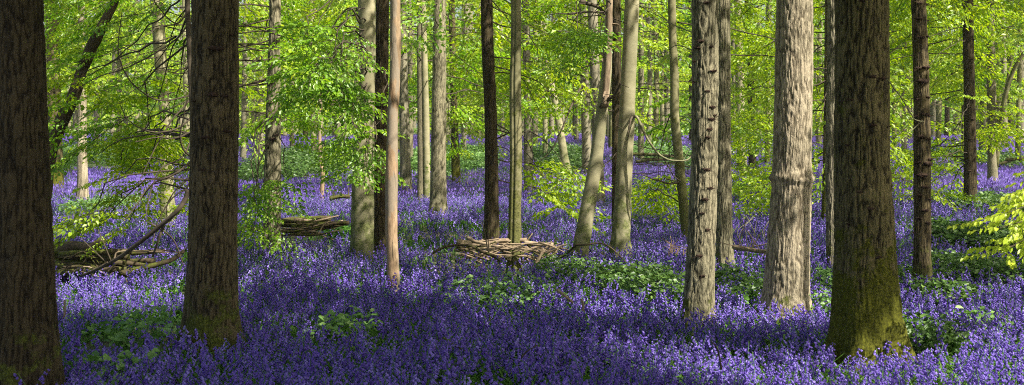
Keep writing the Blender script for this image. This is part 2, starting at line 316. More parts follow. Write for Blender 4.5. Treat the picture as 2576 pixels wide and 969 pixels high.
tree('Q2', 'rough_barked_tree', 'bark_far', 402, [(402, 2476, 26), (200, 2472, 24), (0, 2468, 22)], .2, .006, "dark far trunk between the slender knobbly trunk and the forked grey trunk")
FARLAB = []
def far(x, row, w, mat, lit, label): tree('far', 'slim_tree', mat, row, [(row, x, w), (150, x + random.uniform(-5, 5), w * .85), (0, x + random.uniform(-8, 8), w * .8)], lit, .004, label)
far(243, 372, 15, 'bark_far', .4, "far trunk right of the slim pale grey trunk, nearest to it")
far(316, 352, 12, 'bark_far', .4, "faint far trunk midway between the slim pale trunk and the twisted beech")
far(652, 384, 24, 'bark_far', .4, "grey far trunk just left of the knobbly trunk by the middle log pile")
far(716, 350, 13, 'bark_far', .4, "far trunk just right of the knobbly trunk by the middle log pile")
far(768, 352, 13, 'bark_dark', .1, "dark far trunk above the bramble bank left of the smooth grey beech")
far(864, 356, 14, 'bark_far', .2, "far trunk hidden in leaves just left of the smooth grey beech")
far(1186, 352, 16, 'beech', .9, "pale far trunk midway between the flared grey trunk and the straight dark trunk")
far(1204, 352, 15, 'bark_far', .5, "right neighbour of the pale far trunk, close to the straight dark trunk")
far(1264, 356, 12, 'bark_far', .5, "thin far trunk in the gap between the straight dark trunk and the fluted beech")
far(1388, 352, 13, 'bark_far', .5, "thin far trunk behind the pale beech that leans left")
far(1633, 374, 15, 'bark_far', .5, "first of four far trunks right of the stout smooth beech")
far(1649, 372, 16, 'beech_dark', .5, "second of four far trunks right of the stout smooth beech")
far(1666, 352, 13, 'beech', .8, "third and palest of four far trunks right of the stout smooth beech")
far(1680, 366, 15, 'bark_far', .5, "fourth of four far trunks, just left of the curved slim beech")
far(1742, 360, 14, 'bark_dark', .2, "dark far trunk between the curved slim beech and the knotted grey trunk")
far(1926, 356, 14, 'bark_far', .5, "far trunk in bright leaves just left of the brightly sunlit pale trunk")
far(2062, 356, 13, 'bark_far', .5, "far trunk in the gap right of the brightly sunlit pale trunk")
far(2275, 400, 15, 'bark_far', .5, "thin far trunk between the huge mossy trunk and the burr-ringed trunk")
far(2352, 352, 27, 'bark_far', .4, "broad far trunk just right of the burr-ringed trunk")
far(2382, 350, 14, 'bark_dark', .4, "thin dark far trunk before the open meadow")
far(2406, 345, 16, 'bark_far', .6, "far trunk before the meadow just left of the slender knobbly trunk")
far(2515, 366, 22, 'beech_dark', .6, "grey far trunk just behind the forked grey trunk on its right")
far(2543, 350, 14, 'bark_dark', .3, "dark far trunk right of the forked grey trunk")
far(2570, 364, 18, 'bark_far', .5, "far trunk cut by the right edge of the view")
for k, x in enumerate([96, 172, 282, 362, 452, 618, 742, 806, 842, 1006, 1040, 1128, 1168, 1222, 1312, 1346, 1412, 1446, 1532, 1612, 1700, 1846, 1908, 2056, 2262, 2290, 2428, 2456, 2530]):
    tree('vf', 'slim_tree', random.choice(['bark_far', 'bark_far', 'beech', 'bark_dark']), 344,
         [(344, x, random.uniform(10, 17)), (0, x + random.uniform(-12, 12), random.uniform(9, 13))], .5, .003,
         "faint thin trunk among the farthest trees at the back of the wood", Y=random.uniform(82, 101), group="faint thin trunks at the back of the wood")
for k, x in enumerate([124, 190, 300, 345, 470, 612, 638, 735, 790, 850, 1002, 1032, 1126, 1166, 1216, 1346, 1372, 1450, 1538, 1612, 1740, 1850, 1930, 2060, 2250, 2288, 2360, 2424, 2460, 2528, 2560]):
    Yv = 52 + 26 * ((k * 7) % 11) / 11
    tree('vf', 'slim_tree', ['beech', 'bark_far', 'beech_dark', 'bark_mid'][k % 4], 360, [(HY + F * (CZ - float(ground(0, Yv)) - FL) / Yv, x, 11 + (k * 5) % 7), (0, x + (k * 13) % 17 - 8, 9 + (k * 5) % 6)], .7, .003,
         "slim grey trunk in the far middle of the wood, paler than the nearer trunks", Y=Yv, group="slim grey trunks in the far middle of the wood")
# unseen woodland trees added beside and behind the camera to shade the foreground
for k, (x, y, r) in enumerate([(12.8, .8, .24), (5.5, -3.0, .26), (15.5, 11, .22), (-6.5, 3.5, .2), (20, 19, .22), (24, 30, .22), (1.5, -6.5, .25), (12, -4, .22)]):
    Yq = y
    T.append(dict(key='out', name='rough_barked_tree', mat='bark_far', Y=y, abs=(x, y, r), pts=None, lit=0, relief=.006,
                  label="unseen woodland tree added beyond the view so its crown shades the bluebells", group="unseen shade trees beyond the edges of the view", row=900))
T.append(dict(key='RB', name='beech_tree', mat='beech', Y=10.6, abs=(5.15, 10.9, .09), pts=None, lit=1, relief=.003,
              label="young beech beyond the right edge reaching in with bright yellow-green leafy sprays", group=None, row=900))

def tree_axis(t):
    """world centre line and radii, from below the soil to well above the frame"""
    if t['pts'] is None:
        x, y, r = t['abs']; g = float(ground(x, y)); H = 13 if t['key'] == 'out' else 5.0
        zs = np.array([-.3, 0, .3, 1, 4, H]) + g
        return np.stack([np.full(6, x), np.full(6, y), zs], 1), np.array([1.6, 1.35, 1.12, 1, .85, .4]) * r
    Y = t['Y']; A = []; R = []
    for row, xc, w in t['pts']:
        A.append(P3(xc, row, Y)); R.append(w / 2 / F * Y)
    A = np.array(A); R = np.array(R)
    g = float(ground(A[0][0], Y))
    # foot: from the flower tops down into the soil, spreading a little
    d = (A[0] - A[1]) / max(A[0][2] - A[1][2], -9e9) if A[0][2] != A[1][2] else np.zeros(3)
    foot = A[0].copy(); foot[2] = g - .35
    mid = A[0].copy(); mid[2] = g + .06
    k = 1.12 if t['key'] not in ('HM', 'PR', 'L2') else 1.16
    if A[0][2] > g + .1: A = np.vstack([foot, mid, A]); R = np.concatenate([[R[0] * k * 1.06, R[0] * k], R])
    else: A[0][2] = g + .1; A = np.vstack([foot, A]); R = np.concatenate([[R[0] * k], R])
    # upward beyond the frame
    top = A[-1]; sl = (A[-1] - A[-2]); sl = sl / sl[2]
    sl = np.array([np.clip(sl[0], -.25, .25), 0, 1.0])
    H = max(9.5, top[2] + 3.0) + (Y % 1.0) * 2
    if t['key'] == 'LB': H = top[2] + .25
    ext = [top + sl * (H - top[2]) * q for q in (.35, 1.0)]
    A = np.vstack([A, ext]); R = np.concatenate([R, [R[-1] * .86, R[-1] * .42]])
    return A, R
for t in T:
    t['A'], t['R'] = tree_axis(t); t['base'] = np.array([t['A'][0][0], t['A'][0][1], float(ground(t['A'][0][0], t['A'][0][1]))])
def axis_at(t, z):
    A, R = t['A'], t['R']; return np.array([np.interp(z, A[:, 2], A[:, 0]), np.interp(z, A[:, 2], A[:, 1]), z]), float(np.interp(z, A[:, 2], R))

# ------------------------------------------------------------------ floor patches wanted sunlit (the unseen canopy is cut open for them)
LITG = [(290, 745, 210, 42, 1), (760, 752, 210, 42, 1), (310, 545, 210, 65, .8), (700, 615, 150, 20, .7), (800, 510, 120, 28, 1), (1120, 520, 170, 28, .9),
        (1130, 620, 120, 16, .7), (1600, 668, 160, 26, .9), (1500, 770, 220, 36, .9), (1960, 800, 170, 34, .9), (2440, 800, 200, 42, .8),
        (2080, 575, 40, 45, .8), (2280, 555, 45, 30, .8), (2490, 462, 110, 26, .9), (1400, 462, 70, 20, 1), (1900, 650, 60, 28, .9), (1400, 540, 90, 36, .8),
        (1670, 575, 90, 18, .6), (2440, 660, 130, 12, .5), (1150, 350, 240, 16, .8), (700, 352, 140, 12, .9), (1680, 352, 150, 14, .9), (2470, 375, 130, 16, .9),
        (800, 430, 120, 30, .5), (1000, 575, 60, 20, .4), (1330, 640, 110, 22, .9), (1250, 618, 170, 26, .95), (240, 700, 40, 20, .4), (300, 470, 180, 20, .8), (2050, 720, 60, 60, .5)]
trk = [(t['base'][:2], t['R'][2] if len(t['R']) > 2 else .2, t['lit'], min(CZ + HY / F * t['Y'] + .4, 9), t) for t in T if t['key'] != 'out']
LEAFLIT = []    # (world centre, radius, lit share) of leafy masses that the sun reaches
def openness(P, rad=.55):
    """share of sunlight wanted along the sun ray that a leafy spray at P would cut"""
    P = np.atleast_2d(P); lit = np.zeros(len(P)); blk = np.zeros(len(P))
    s = P[:, 2] / S[2] - .25 / S[2]
    G = P - S[None] * s[:, None]
    ok = (G[:, 1] > 5)
    px = CX + F * G[:, 0] / np.maximum(G[:, 1], 1); py = HY + F * (CZ - ground(G[:, 0], G[:, 1]) - FL) / np.maximum(G[:, 1], 1)
    for cx, cy, rx, ry, v in LITG:
        # widen in rows for the spray's own footprint
        e = ((px - cx) / (rx + F * .6 / np.maximum(G[:, 1], 3))) ** 2 + ((py - cy) / (ry + .8 * F * 1.7 / np.maximum(G[:, 1], 3) ** 2)) ** 2
        lit = np.maximum(lit, np.where(ok & (e < 1), v, 0))
    h = S[:2] / np.linalg.norm(S[:2]); k = np.linalg.norm(S[:2]) / S[2]
    for b, r, L, top, t in trk:
        d = P[:, :2] - b; al = d @ h; pe = np.abs(d @ np.array([-h[1], h[0]]))
        z = P[:, 2] - al / k
        hit = (al > -.2) & (pe < r + rad) & (z > .1) & (z < top)
        lit = np.where(hit, np.maximum(lit, L), lit) if L >= .5 else lit
        blk = np.where(hit & (L < .15) & (t['Y'] < 20), 1, blk)
    for c, r, v in LEAFLIT:
        d = P - c; al = d @ S; pe = np.linalg.norm(d - al[:, None] * S, axis=1)
        lit = np.where((al > .6) & (pe < r), np.maximum(lit, v), lit)
    return lit, blk

# ------------------------------------------------------------------ leafy sprays
def leaf_quads(pos, d, n, size, fine=True, wid=.62):
    pos, d, n = map(np.atleast_2d, (pos, d, n)); size = np.asarray(size, float)[:, None]
    d = d / np.linalg.norm(d, axis=1)[:, None]; s = np.cross(n, d); s /= np.linalg.norm(s, axis=1)[:, None] + 1e-9; n = np.cross(d, s)
    def pt(a, b, c): return pos + d * size * a + s * size * b + n * size * c
    h = wid / 2
    if fine:
        V = np.stack([pt(0, 0, 0), pt(.3, -h, .10), pt(.7, -h * .8, .04), pt(1, 0, -.14), pt(.7, h * .8, .04), pt(.3, h, .10)], 1)
        k = np.arange(len(pos))[:, None] * 6
        Q = np.concatenate([k + [0, 1, 2, 3], k + [0, 3, 4, 5]])
    else:
        V = np.stack([pt(0, 0, 0), pt(.5, -h, .07), pt(1, 0, -.1), pt(.5, h, .07)], 1)
        Q = np.arange(len(pos))[:, None] * 4 + [0, 1, 2, 3]
    return V.reshape(-1, 3), Q, V.shape[1]
def stick(p0, p1, r):
    """three-sided twigs, vectorised"""
    p0, p1 = np.atleast_2d(p0), np.atleast_2d(p1); r = np.broadcast_to(np.asarray(r, float), (len(p0),))[:, None]
    d = p1 - p0; d = d / (np.linalg.norm(d, axis=1)[:, None] + 1e-9)
    a = np.cross(d, [0.3, 0.2, 1.0]); a /= np.linalg.norm(a, axis=1)[:, None] + 1e-9; b = np.cross(d, a)
    V = []
    for p, f in ((p0, 1.0), (p1, .7)):
        for q in range(3):
            th = q * 2 * np.pi / 3; V.append(p + (a * math.cos(th) + b * math.sin(th)) * r * f)
    V = np.stack(V, 1); k = np.arange(len(p0))[:, None] * 6
    Q = np.concatenate([k + [0, 1, 4, 3], k + [1, 2, 5, 4], k + [2, 0, 3, 5]])
    return V.reshape(-1, 3), Q
def make_spray(seed, lod):
    r = np.random.default_rng(seed); mb = MB()
    Ln = 1.15 * r.uniform(.8, 1.15); nt = 11; t = np.linspace(0, 1, 8)
    bend = r.uniform(-.15, .15)
    ax = lambda u: np.stack([Ln * u, bend * u * u, -.16 * u * u], -1)
    a = ax(t); 
    mb.add(*stick(a[:-1], a[1:], np.linspace(.006, .0025, 7) * (1 if lod < 2 else 1.6)), mat=1, rnd=.5)
    pos, dr, nm = [], [], []
    for k in range(2 * nt):
        u = .12 + .86 * k / (2 * nt); sd = 1 if k % 2 else -1
        ang = sd * r.uniform(.65, 1.0) * (1.1 - .4 * u); l = Ln * .42 * (1 - .65 * u) * r.uniform(.7, 1.2)
        p0 = ax(np.array(u)); dv = np.array([math.cos(ang), math.sin(ang), r.uniform(-.22, .12)])
        p1 = p0 + dv * l
        if lod == 0: mb.add(*stick(p0[None], p1[None], .0018), mat=1, rnd=.5)
        step = (.058, .085, .15)[lod]
        nl = max(2, int(l / step))
        for q in range(nl):
            w = (q + .7) / nl; s2 = 1 if q % 2 else -1
            a2 = ang + s2 * r.uniform(.5, .95) if q < nl - 1 else ang
            pos.append(p0 + dv * l * w); dr.append([math.cos(a2), math.sin(a2), r.uniform(-.75, .05)])
            nm.append([r.normal(0, .6), r.normal(0, .6), 1])
    pos, dr, nm = np.array(pos), np.array(dr), np.array(nm)
    sz = (.076, .105, .16)[lod] * r.uniform(.7, 1.2, len(pos))
    V, Q, c = leaf_quads(pos, dr, nm, sz, fine=(lod == 0))
    mb.add(V, Q, 0, np.repeat(np.clip(r.normal(.5, .22, len(pos)), 0, 1), c))
    return np.concatenate(mb.V), np.concatenate(mb.Q), np.concatenate(mb.M), np.concatenate(mb.R)
SPR = [[make_spray(100 * l + k, l) for k in range(9)] for l in range(3)]
def make_near_spray(seed):
    r = np.random.default_rng(seed); mb = MB(); Ln = .40
    ax = lambda u: np.stack([Ln * u, .03 * np.sin(u * 3), -.05 * u * u], -1); a = ax(np.linspace(0, 1, 6)); mb.add(*stick(a[:-1], a[1:], .0022), mat=1, rnd=.5)
    u = np.linspace(.05, 1, 11); n = len(u); sg = np.where(np.arange(n) % 2, 1, -1); an = sg * r.uniform(.3, 1.0, n); an[-1] = 0
    V, Q, c = leaf_quads(ax(u), np.stack([np.cos(an), np.sin(an), r.uniform(-1.0, -.15, n)], 1), np.stack([r.normal(0, .6, n), r.normal(0, .7, n), np.ones(n)], 1), .080 * r.uniform(.8, 1.2, n), True)
    mb.add(V, Q, 0, np.repeat(np.clip(r.normal(.75, .2, n), 0, 1), c))
    return np.concatenate(mb.V), np.concatenate(mb.Q), np.concatenate(mb.M), np.concatenate(mb.R)
SPR.append([make_near_spray(900 + k) for k in range(9)])
def place_sprays(mb, pos, yaw, pitch, scale, lod, r, roll=None):
    """many copies of the spray templates into one crown mesh"""
    n = len(pos); which = r.integers(0, 9, n)
    roll = r.normal(0, .25, n) if roll is None else roll
    tone = r.normal(0, .10, n)
    for w in range(9):
        I = np.where(which == w)[0]
        if not len(I): continue
        V, Q, Mi, Rn = SPR[lod][w]
        cy, sy = np.cos(yaw[I]), np.sin(yaw[I]); cp, sp = np.cos(pitch[I]), np.sin(pitch[I]); cr, sr = np.cos(roll[I]), np.sin(roll[I])
        o = np.zeros(len(I)); e = o + 1
        Rz = np.stack([cy, -sy, o, sy, cy, o, o, o, e], 1).reshape(-1, 3, 3)
        Ry = np.stack([cp, o, sp, o, e, o, -sp, o, cp], 1).reshape(-1, 3, 3)
        Rx = np.stack([e, o, o, o, cr, -sr, o, sr, cr], 1).reshape(-1, 3, 3)
        R = Rz @ Ry @ Rx * scale[I][:, None, None]
        W = np.einsum('nij,vj->nvi', R, V) + pos[I][:, None]
        QQ = (Q[None] + (np.arange(len(I)) * len(V))[:, None, None]).reshape(-1, 4)
        mb.add(W.reshape(-1, 3), QQ, np.tile(Mi, len(I)), np.clip((Rn[None] + tone[I][:, None]), 0, 1).ravel())

for t in T: t['crown'] = None; t['tone'] = None
def crown_of(t):
    if t['crown'] is None: t['crown'] = MB()
    return t['crown']
def nearest(p, ok=lambda t: True):
    best = min((t for t in T if ok(t)), key=lambda t: (t['base'][0] - p[0]) ** 2 + (t['base'][1] - p[1]) ** 2); return best
def bykey(k): return next(t for t in T if t['key'] == k)
def lod_for(Y): return 0 if Y < 21 else (1 if Y < 40 else 2)

def limb_with_sprays(t, A, B, r, sag=.3, keep=None, r0=.013, dens=3.0, lod=None, lit=None, scale=1.0, carve=True, side=.35):
    """a limb from A on the trunk to B; sprays spring from it left and right"""
    mid = (A + B) / 2 + np.array([r.normal(0, .15), r.normal(0, .15), sag])
    L = np.linalg.norm(B - A); n = max(6, int(L / .25))
    c = catmull([A, mid, B], n) + r.normal(0, .02, (n, 3))
    ts = np.arange(.25, 1.0, 1.0 / max(2, L * dens)); ts = np.append(ts, 1.0)
    idx = ts * (n - 1); i0 = np.minimum(idx.astype(int), n - 2); f = (idx - i0)[:, None]
    p = c[i0] * (1 - f) + c[i0 + 1] * f
    d = B - A; base = math.atan2(d[1], d[0])
    sg = np.where(np.arange(len(p)) % 2 == 0, 1, -1)
    yaw = base + sg * r.uniform(.3, 1.2, len(p)); yaw[-1] = base
    k = np.ones(len(p), bool)
    cen = p + np.stack([np.cos(yaw), np.sin(yaw), np.zeros(len(p))], 1) * .5
    if keep is not None:
        px, py = proj(cen); k &= keep(px, py)
    if carve:
        lo, _ = openness(cen); k &= r.random(len(p)) > lo * .93
    if not k.any(): return False
    lod = lod_for(A[1]) if lod is None else lod
    mb = crown_of(t)
    V, Q = tube(c, np.linspace(r0, .004, n) * (1 if lod < 2 else 1.5), 5, close=False); mb.add(V, Q, 1, .4, True)
    m = k.sum(); place_sprays(mb, p[k], yaw[k], r.uniform(-.05, .55, m), r.uniform(.75, 1.1, m) * (.35 + .65 * scale), lod, r)
    return True

def region(x0, x1, y0, y1, Y0, Y1, n, owner=None, seed=0, scale=1.0, carve=True, dens=3.0, lod=None, rise=(.2, 1.3), reach=3.2, lit=.7):
    r = np.random.default_rng(900 + seed); n = max(3, int(n * (.8 if Y0 > 19 else .9)))
    keep = lambda px, py: (px > x0 - 15) & (px < x1 + 15) & (py > y0 - 10) & (py < y1 + 10)
    for _ in range(n):
        Y = r.uniform(Y0, Y1); E = P3(r.uniform(x0, x1), r.uniform(y0, y1), Y)
        t = bykey(owner) if owner else nearest(E, lambda t: abs(t['Y'] - Y) < 9 and t['key'] != 'DP')
        z = E[2] + r.uniform(*rise); z = max(z, t['base'][2] + 1.2)
        a, rad = axis_at(t, z); d = E - a; L = np.linalg.norm(d)
        if L > reach:           # a long way from the trunk: the limb starts on a higher bough of the same tree
            a = E - d / L * reach; a[2] = E[2] + r.uniform(*rise)
        limb_with_sprays(t, a, E, r, sag=r.uniform(.05, .35), keep=keep, dens=dens, lod=lod, scale=scale, carve=carve)

# lit share of leafy masses (so the canopy above lets the sun in)
for (px, py, Y, r, v) in [(200, 120, 20, 1.2, .75), (350, 250, 20, 1.2, .7), (330, 60, 18, 1.2, .6), (680, 100, 24, 1.5, .9), (780, 200, 20, 1.2, .8), (830, 180, 16.2, 1.7, .9), (850, 60, 24, 1.3, .8),
        (1180, 200, 30, 2, .9), (1380, 80, 22, 1.4, .8), (1400, 250, 22, 1.4, .8), (1400, 460, 23, 1.2, .7), (1680, 80, 26, 1.6, .9), (1890, 120, 28, 1.6, .95), (1890, 350, 28, 1.4, .95),
        (2070, 200, 28, 1.4, .95), (2270, 200, 28, 1.6, .9), (2390, 430, 28, 1.5, .95), (2480, 150, 30, 2, .8), (2520, 570, 10.2, 2.4, 1), (2400, 600, 10.2, 1.8, 1), (1650, 490, 25, 1.2, .6), (270, 420, 18, 1, .5),
        (650, 550, 18, .8, .5), (900, 350, 16.6, .9, .4)]:
    LEAFLIT.append((P3(px, py, Y), r, v))

# hanging sprays of the middle distance (columns, rows and depths from the photograph)
region(110, 470, -30, 190, 17, 26, 30, seed=1, scale=.9)
region(110, 470, 180, 380, 16, 24, 26, seed=2, scale=.85)
region(235, 480, 330, 560, 15, 18, 16, 'S4', seed=3, scale=.6, dens=2.2)
region(165, 330, 535, 570, 14.6, 15.2, 3, 'S4', seed=4, scale=.7, carve=False)
region(600, 900, -30, 160, 20, 30, 34, seed=5)
region(600, 760, 150, 340, 22, 32, 16, seed=6)
region(735, 905, 60, 330, 15, 17.2, 18, 'BM', seed=7, scale=.85)
region(800, 955, 320, 470, 15, 17.2, 9, 'BM', seed=8, scale=.6)
region(600, 745, 440, 620, 17.2, 19, 9, 'BU', seed=9, scale=.6, carve=False)
region(1000, 1090, 150, 330, 28, 42, 10, seed=10)
region(980, 1260, -30, 130, 22, 34, 26, seed=11)
region(1120, 1225, 100, 350, 26, 40, 16, seed=12)
region(1120, 1225, 330, 470, 26, 36, 5, seed=13, scale=.7)
region(1310, 1520, -30, 200, 18, 28, 34, seed=14)
region(1320, 1520, 180, 340, 20, 28, 18, seed=15, scale=.9)
region(1340, 1470, 400, 530, 20, 24, 9, seed=16, scale=.8, carve=False)
region(1420, 1560, 40, 230, 15.5, 17, 7, 'LB', seed=17, scale=.7)
region(1600, 1740, -30, 150, 22, 32, 14, seed=18)
region(1600, 1740, 130, 330, 28, 45, 8, seed=19)
region(1600, 1745, 440, 545, 22, 26, 8, 'CV', seed=20, scale=.7, carve=False)
region(1835, 1955, -30, 260, 24, 34, 34, seed=21)
region(1835, 1955, 240, 545, 24, 34, 26, seed=22, scale=.9)
region(2035, 2090, -30, 480, 24, 34, 26, seed=23, scale=.9)
region(2225, 2310, -30, 300, 24, 36, 18, seed=24)
region(2225, 2310, 280, 540, 24, 34, 15, seed=25, scale=.9)
region(2335, 2440, 340, 545, 24, 32, 14, seed=26, scale=.8)
region(2335, 2576, -30, 130, 24, 40, 26, seed=27)
region(2335, 2480, 120, 260, 30, 45, 9, seed=28)
region(2440, 2600, 220, 350, 26, 45, 12, seed=29)
region(2200, 2260, 20, 500, 20, 30, 10, seed=30)

# the near bright sprays that reach in from the right
rr = np.random.default_rng(77)
rb = bykey('RB')
for (x1, y1, x0, y0) in [(2385, 582, 2660, 545), (2400, 664, 2650, 622), (2475, 545, 2680, 500), (2480, 618, 2660, 590), (2490, 512, 2690, 470), (2450, 645, 2640, 610), (2520, 585, 2700, 560), (2500, 500, 2690, 440), (2440, 560, 2690, 520), (2480, 530, 2690, 480), (2420, 600, 2690, 560)]:
    Y = rr.uniform(9.9, 10.5); B = P3(x1 + 95, y1 - 26, Y); A = P3(x0, y0 - 22, Y + .2); n = 12
    c = catmull([A, (A + B) / 2 + [0, 0, .02], B], n)
    V, Q = tube(c, np.linspace(.007, .003, n), 5, close=False); crown_of(rb).add(V, Q, 1, .4, True)
    q = c[[1, 3, 5, 7, 9, 11]]; dv = B - A; yw = math.atan2(dv[1], dv[0]); sg = np.array([1, -1, 1, -1, 1, 0])
    place_sprays(crown_of(rb), q, yw + sg * rr.uniform(.4, 1.1, 6), rr.uniform(-.05, .25, 6), rr.uniform(.6, .8, 6), 3, rr, roll=rr.normal(.2, .3, 6))
    a, _ = axis_at(rb, A[2] + .5)
    V, Q = tube(catmull([a, (a + A) / 2 + [0, 0, .1], A], 8), np.linspace(.018, .008, 8), 6, close=False); crown_of(rb).add(V, Q, 1, .4, True)
rb['tone'] = 'leaf_lime'

# far crowns: every tree beyond 30 m carries its own boughs
for t in T:
    if t['key'] == 'out' or t['Y'] < 30: continue
    r = np.random.default_rng(int(t['A'][0][0] * 100) & 0xFFFF)
    Y = t['Y']; topz = CZ + HY / F * Y + .8
    n = int(4 + 6 * min(1, (Y - 25) / 40)) 
    for _ in range(n):
        z = t['base'][2] + 2.6 + (max(4.5, topz) - 2.6) * r.random() ** .8
        a, rad = axis_at(t, z); ph = r.uniform(0, 2 * np.pi); L = r.uniform(1.3, 3.4)
        E = a + np.array([math.cos(ph) * L, math.sin(ph) * L, r.uniform(-.8, .3)])
        limb_with_sprays(t, a, E, r, sag=.25, dens=2.6, scale=1.25, r0=.02, carve=(Y < 50))

# the overhead canopy: boughs of every tree above the frame, unseen, its gaps shaped to place the sun
def canopy():
    r = np.random.default_rng(4242); n = 10500
    Yc = r.uniform(-3, 75, n); hw = .42 * np.maximum(Yc, 0) + 3
    X = r.uniform(-1, 1, n) * hw; z = r.uniform(0, 1, n) * 3.5
    # canopy height sits above the frame
    zt = np.maximum(6.2, CZ + HY / F * (Yc + 6) + .9) + z
    P = np.stack([X, Yc, np.zeros(n)], 1) + S[None] * (zt / S[2])[:, None]
    P = P[r.random(n) < np.where(P[:, 1] > 45, .6, 1.0)]
    cl = noise(P * [.45, .45, .3], 77)
    P = P[cl > .27 + .10 * sstep(30, 60, P[:, 1])]
    lit, blk = openness(P, .75)
    P = P[(r.random(len(P)) > lit * .97)]
    # keep out of the frame for near trees
    px, py = proj(np.where(P[:, 1:2] > 1, P, [0, 1, 99])); P = P[~((py > -25) & (P[:, 1] < 40) & (P[:, 1] > 1))]
    # extra unseen sprays added up the sun ray to shade these trunks and floor
    ex = []
    for key, m, z0, z1 in (('L1', 90, .2, 3.2), ('L2', 110, .5, 3.2), ('HM', 230, .2, 3.2), ('DK', 30, .5, 4.5), ('BK', 30, .5, 4.5), ('K2', 20, 1, 5)):
        t = bykey(key); zz = r.uniform(z0, z1, m); ex.append(np.stack([np.interp(zz, t['A'][:, 2], t['A'][:, 0]) + r.normal(0, .35, m), np.full(m, t['Y']) + r.normal(0, .1, m), zz], 1))
    nt_ = sum(len(q) for q in ex)
    for x0, x1, r0, r1, m in ((0, 2576, 872, 1020, 420), (600, 1120, 645, 690, 60), (1560, 1730, 590, 625, 30), (1000, 1250, 560, 600, 40), (2340, 2576, 600, 720, 70), (2250, 2340, 600, 720, 25), (140, 460, 610, 690, 50)):
        yy = np.array([rowY(q) for q in r.uniform(r0, r1, m)]); xx = (r.uniform(x0, x1, m) - CX) / F * yy; ex.append(np.stack([xx, yy, np.full(m, .25)], 1))
    ex = np.concatenate(ex); ex = ex + S * ((r.uniform(6.6, 9.5, len(ex)) - ex[:, 2]) / S[2])[:, None]
    lo, _ = openness(ex, .6); ex = ex[(r.random(len(ex)) > lo * .97) | ((np.arange(len(ex)) < nt_) & (r.random(len(ex)) < .8))]; nbig = len(P); P = np.concatenate([P, ex]); big = np.arange(len(P)) < nbig
    for q in ((2420, 590), (2500, 540), (2560, 520), (2480, 640), (2560, 620)):
        d = P - P3(*q, 10.2); al = d @ S; pe = np.linalg.norm(d - al[:, None] * S, axis=1); k = ~((al > 0) & (pe < .5)); P, big = P[k], big[k]
    # owners
    B = np.array([t['base'][:2] for t in T if t['key'] not in ('DP', 'LB', 'RB', 'S4', 'PL')]); O = [t for t in T if t['key'] not in ('DP', 'LB', 'RB', 'S4', 'PL')]
    d = ((P[:, None, :2] - B[None]) ** 2).sum(2); own = d.argmin(1)
    for k in np.unique(own):
        I = own == k; t = O[k]; pts = P[I]; mb = crown_of(t)
        yaw = np.arctan2(pts[:, 1] - B[k][1], pts[:, 0] - B[k][0]) + r.normal(0, .5, len(pts))
        place_sprays(mb, pts - np.stack([np.cos(yaw), np.sin(yaw), 0 * yaw], 1) * .6, yaw, r.uniform(-.2, .3, len(pts)), r.uniform(.9, 1.35, len(pts)) * np.where(big[I], 1, .7), 2, r)
        # boughs: trunk to every fourth spray
        for q in pts[::5]:
            a, _ = axis_at(t, q[2] - 1.2 if q[2] - 1.2 < t['A'][-1][2] else t['A'][-1][2])
            c = catmull([a, (a + q) / 2 + [0, 0, -.1], q], 7); V, Q = tube(c, np.linspace(.04, .008, 7), 5, close=False); mb.add(V, Q, 1, .4, True)
    return len(P)
print("canopy sprays", canopy())

# ------------------------------------------------------------------ trunks
def bark_disp(t, seed):
    amp = t['relief']; kind = t['mat']
    if amp > .005 and kind != 'dead':
        def f(p, th, r):
            a = .75 * noise(p * [50, 50, 7.5] + 1.1 * (noise(p * [5, 5, 7], seed + 21) - .5)[..., None], seed) + .25 * noise(p * [85, 85, 24], seed + 2); b = noise(p * [62, 62, 30], seed + 9); c = fbm(p * [2.2, 2.2, 1.1], seed + 5, 2)
            f.h = np.clip((np.abs(2 * a - 1) * 2.6) ** .9 * .9 + .5 * (b - .5), 0, 1)
            return amp * (.85 * (f.h - .5) + .35 * (b - .5)) + r * .10 * (c - .5)
    elif kind == 'dead':
        def f(p, th, r):
            a = fbm(p * [9, 9, 1.6], seed, 3); f.h = np.clip(a, 0, 1)
            st = np.where(a > .52, 1, 0); c = fbm(p * [3, 3, 2], seed + 5, 2)
            return r * .10 * st + r * .35 * (c - .5)
    else:
        def f(p, th, r):
            c = fbm(p * [1.6, 1.6, 1.0], seed, 3); d = noise(p * [6, 6, 10], seed + 3); f.h = np.clip(c * .7 + d * .3, 0, 1)
            return r * .22 * (c - .5) + r * .04 * (d - .5)
    return f
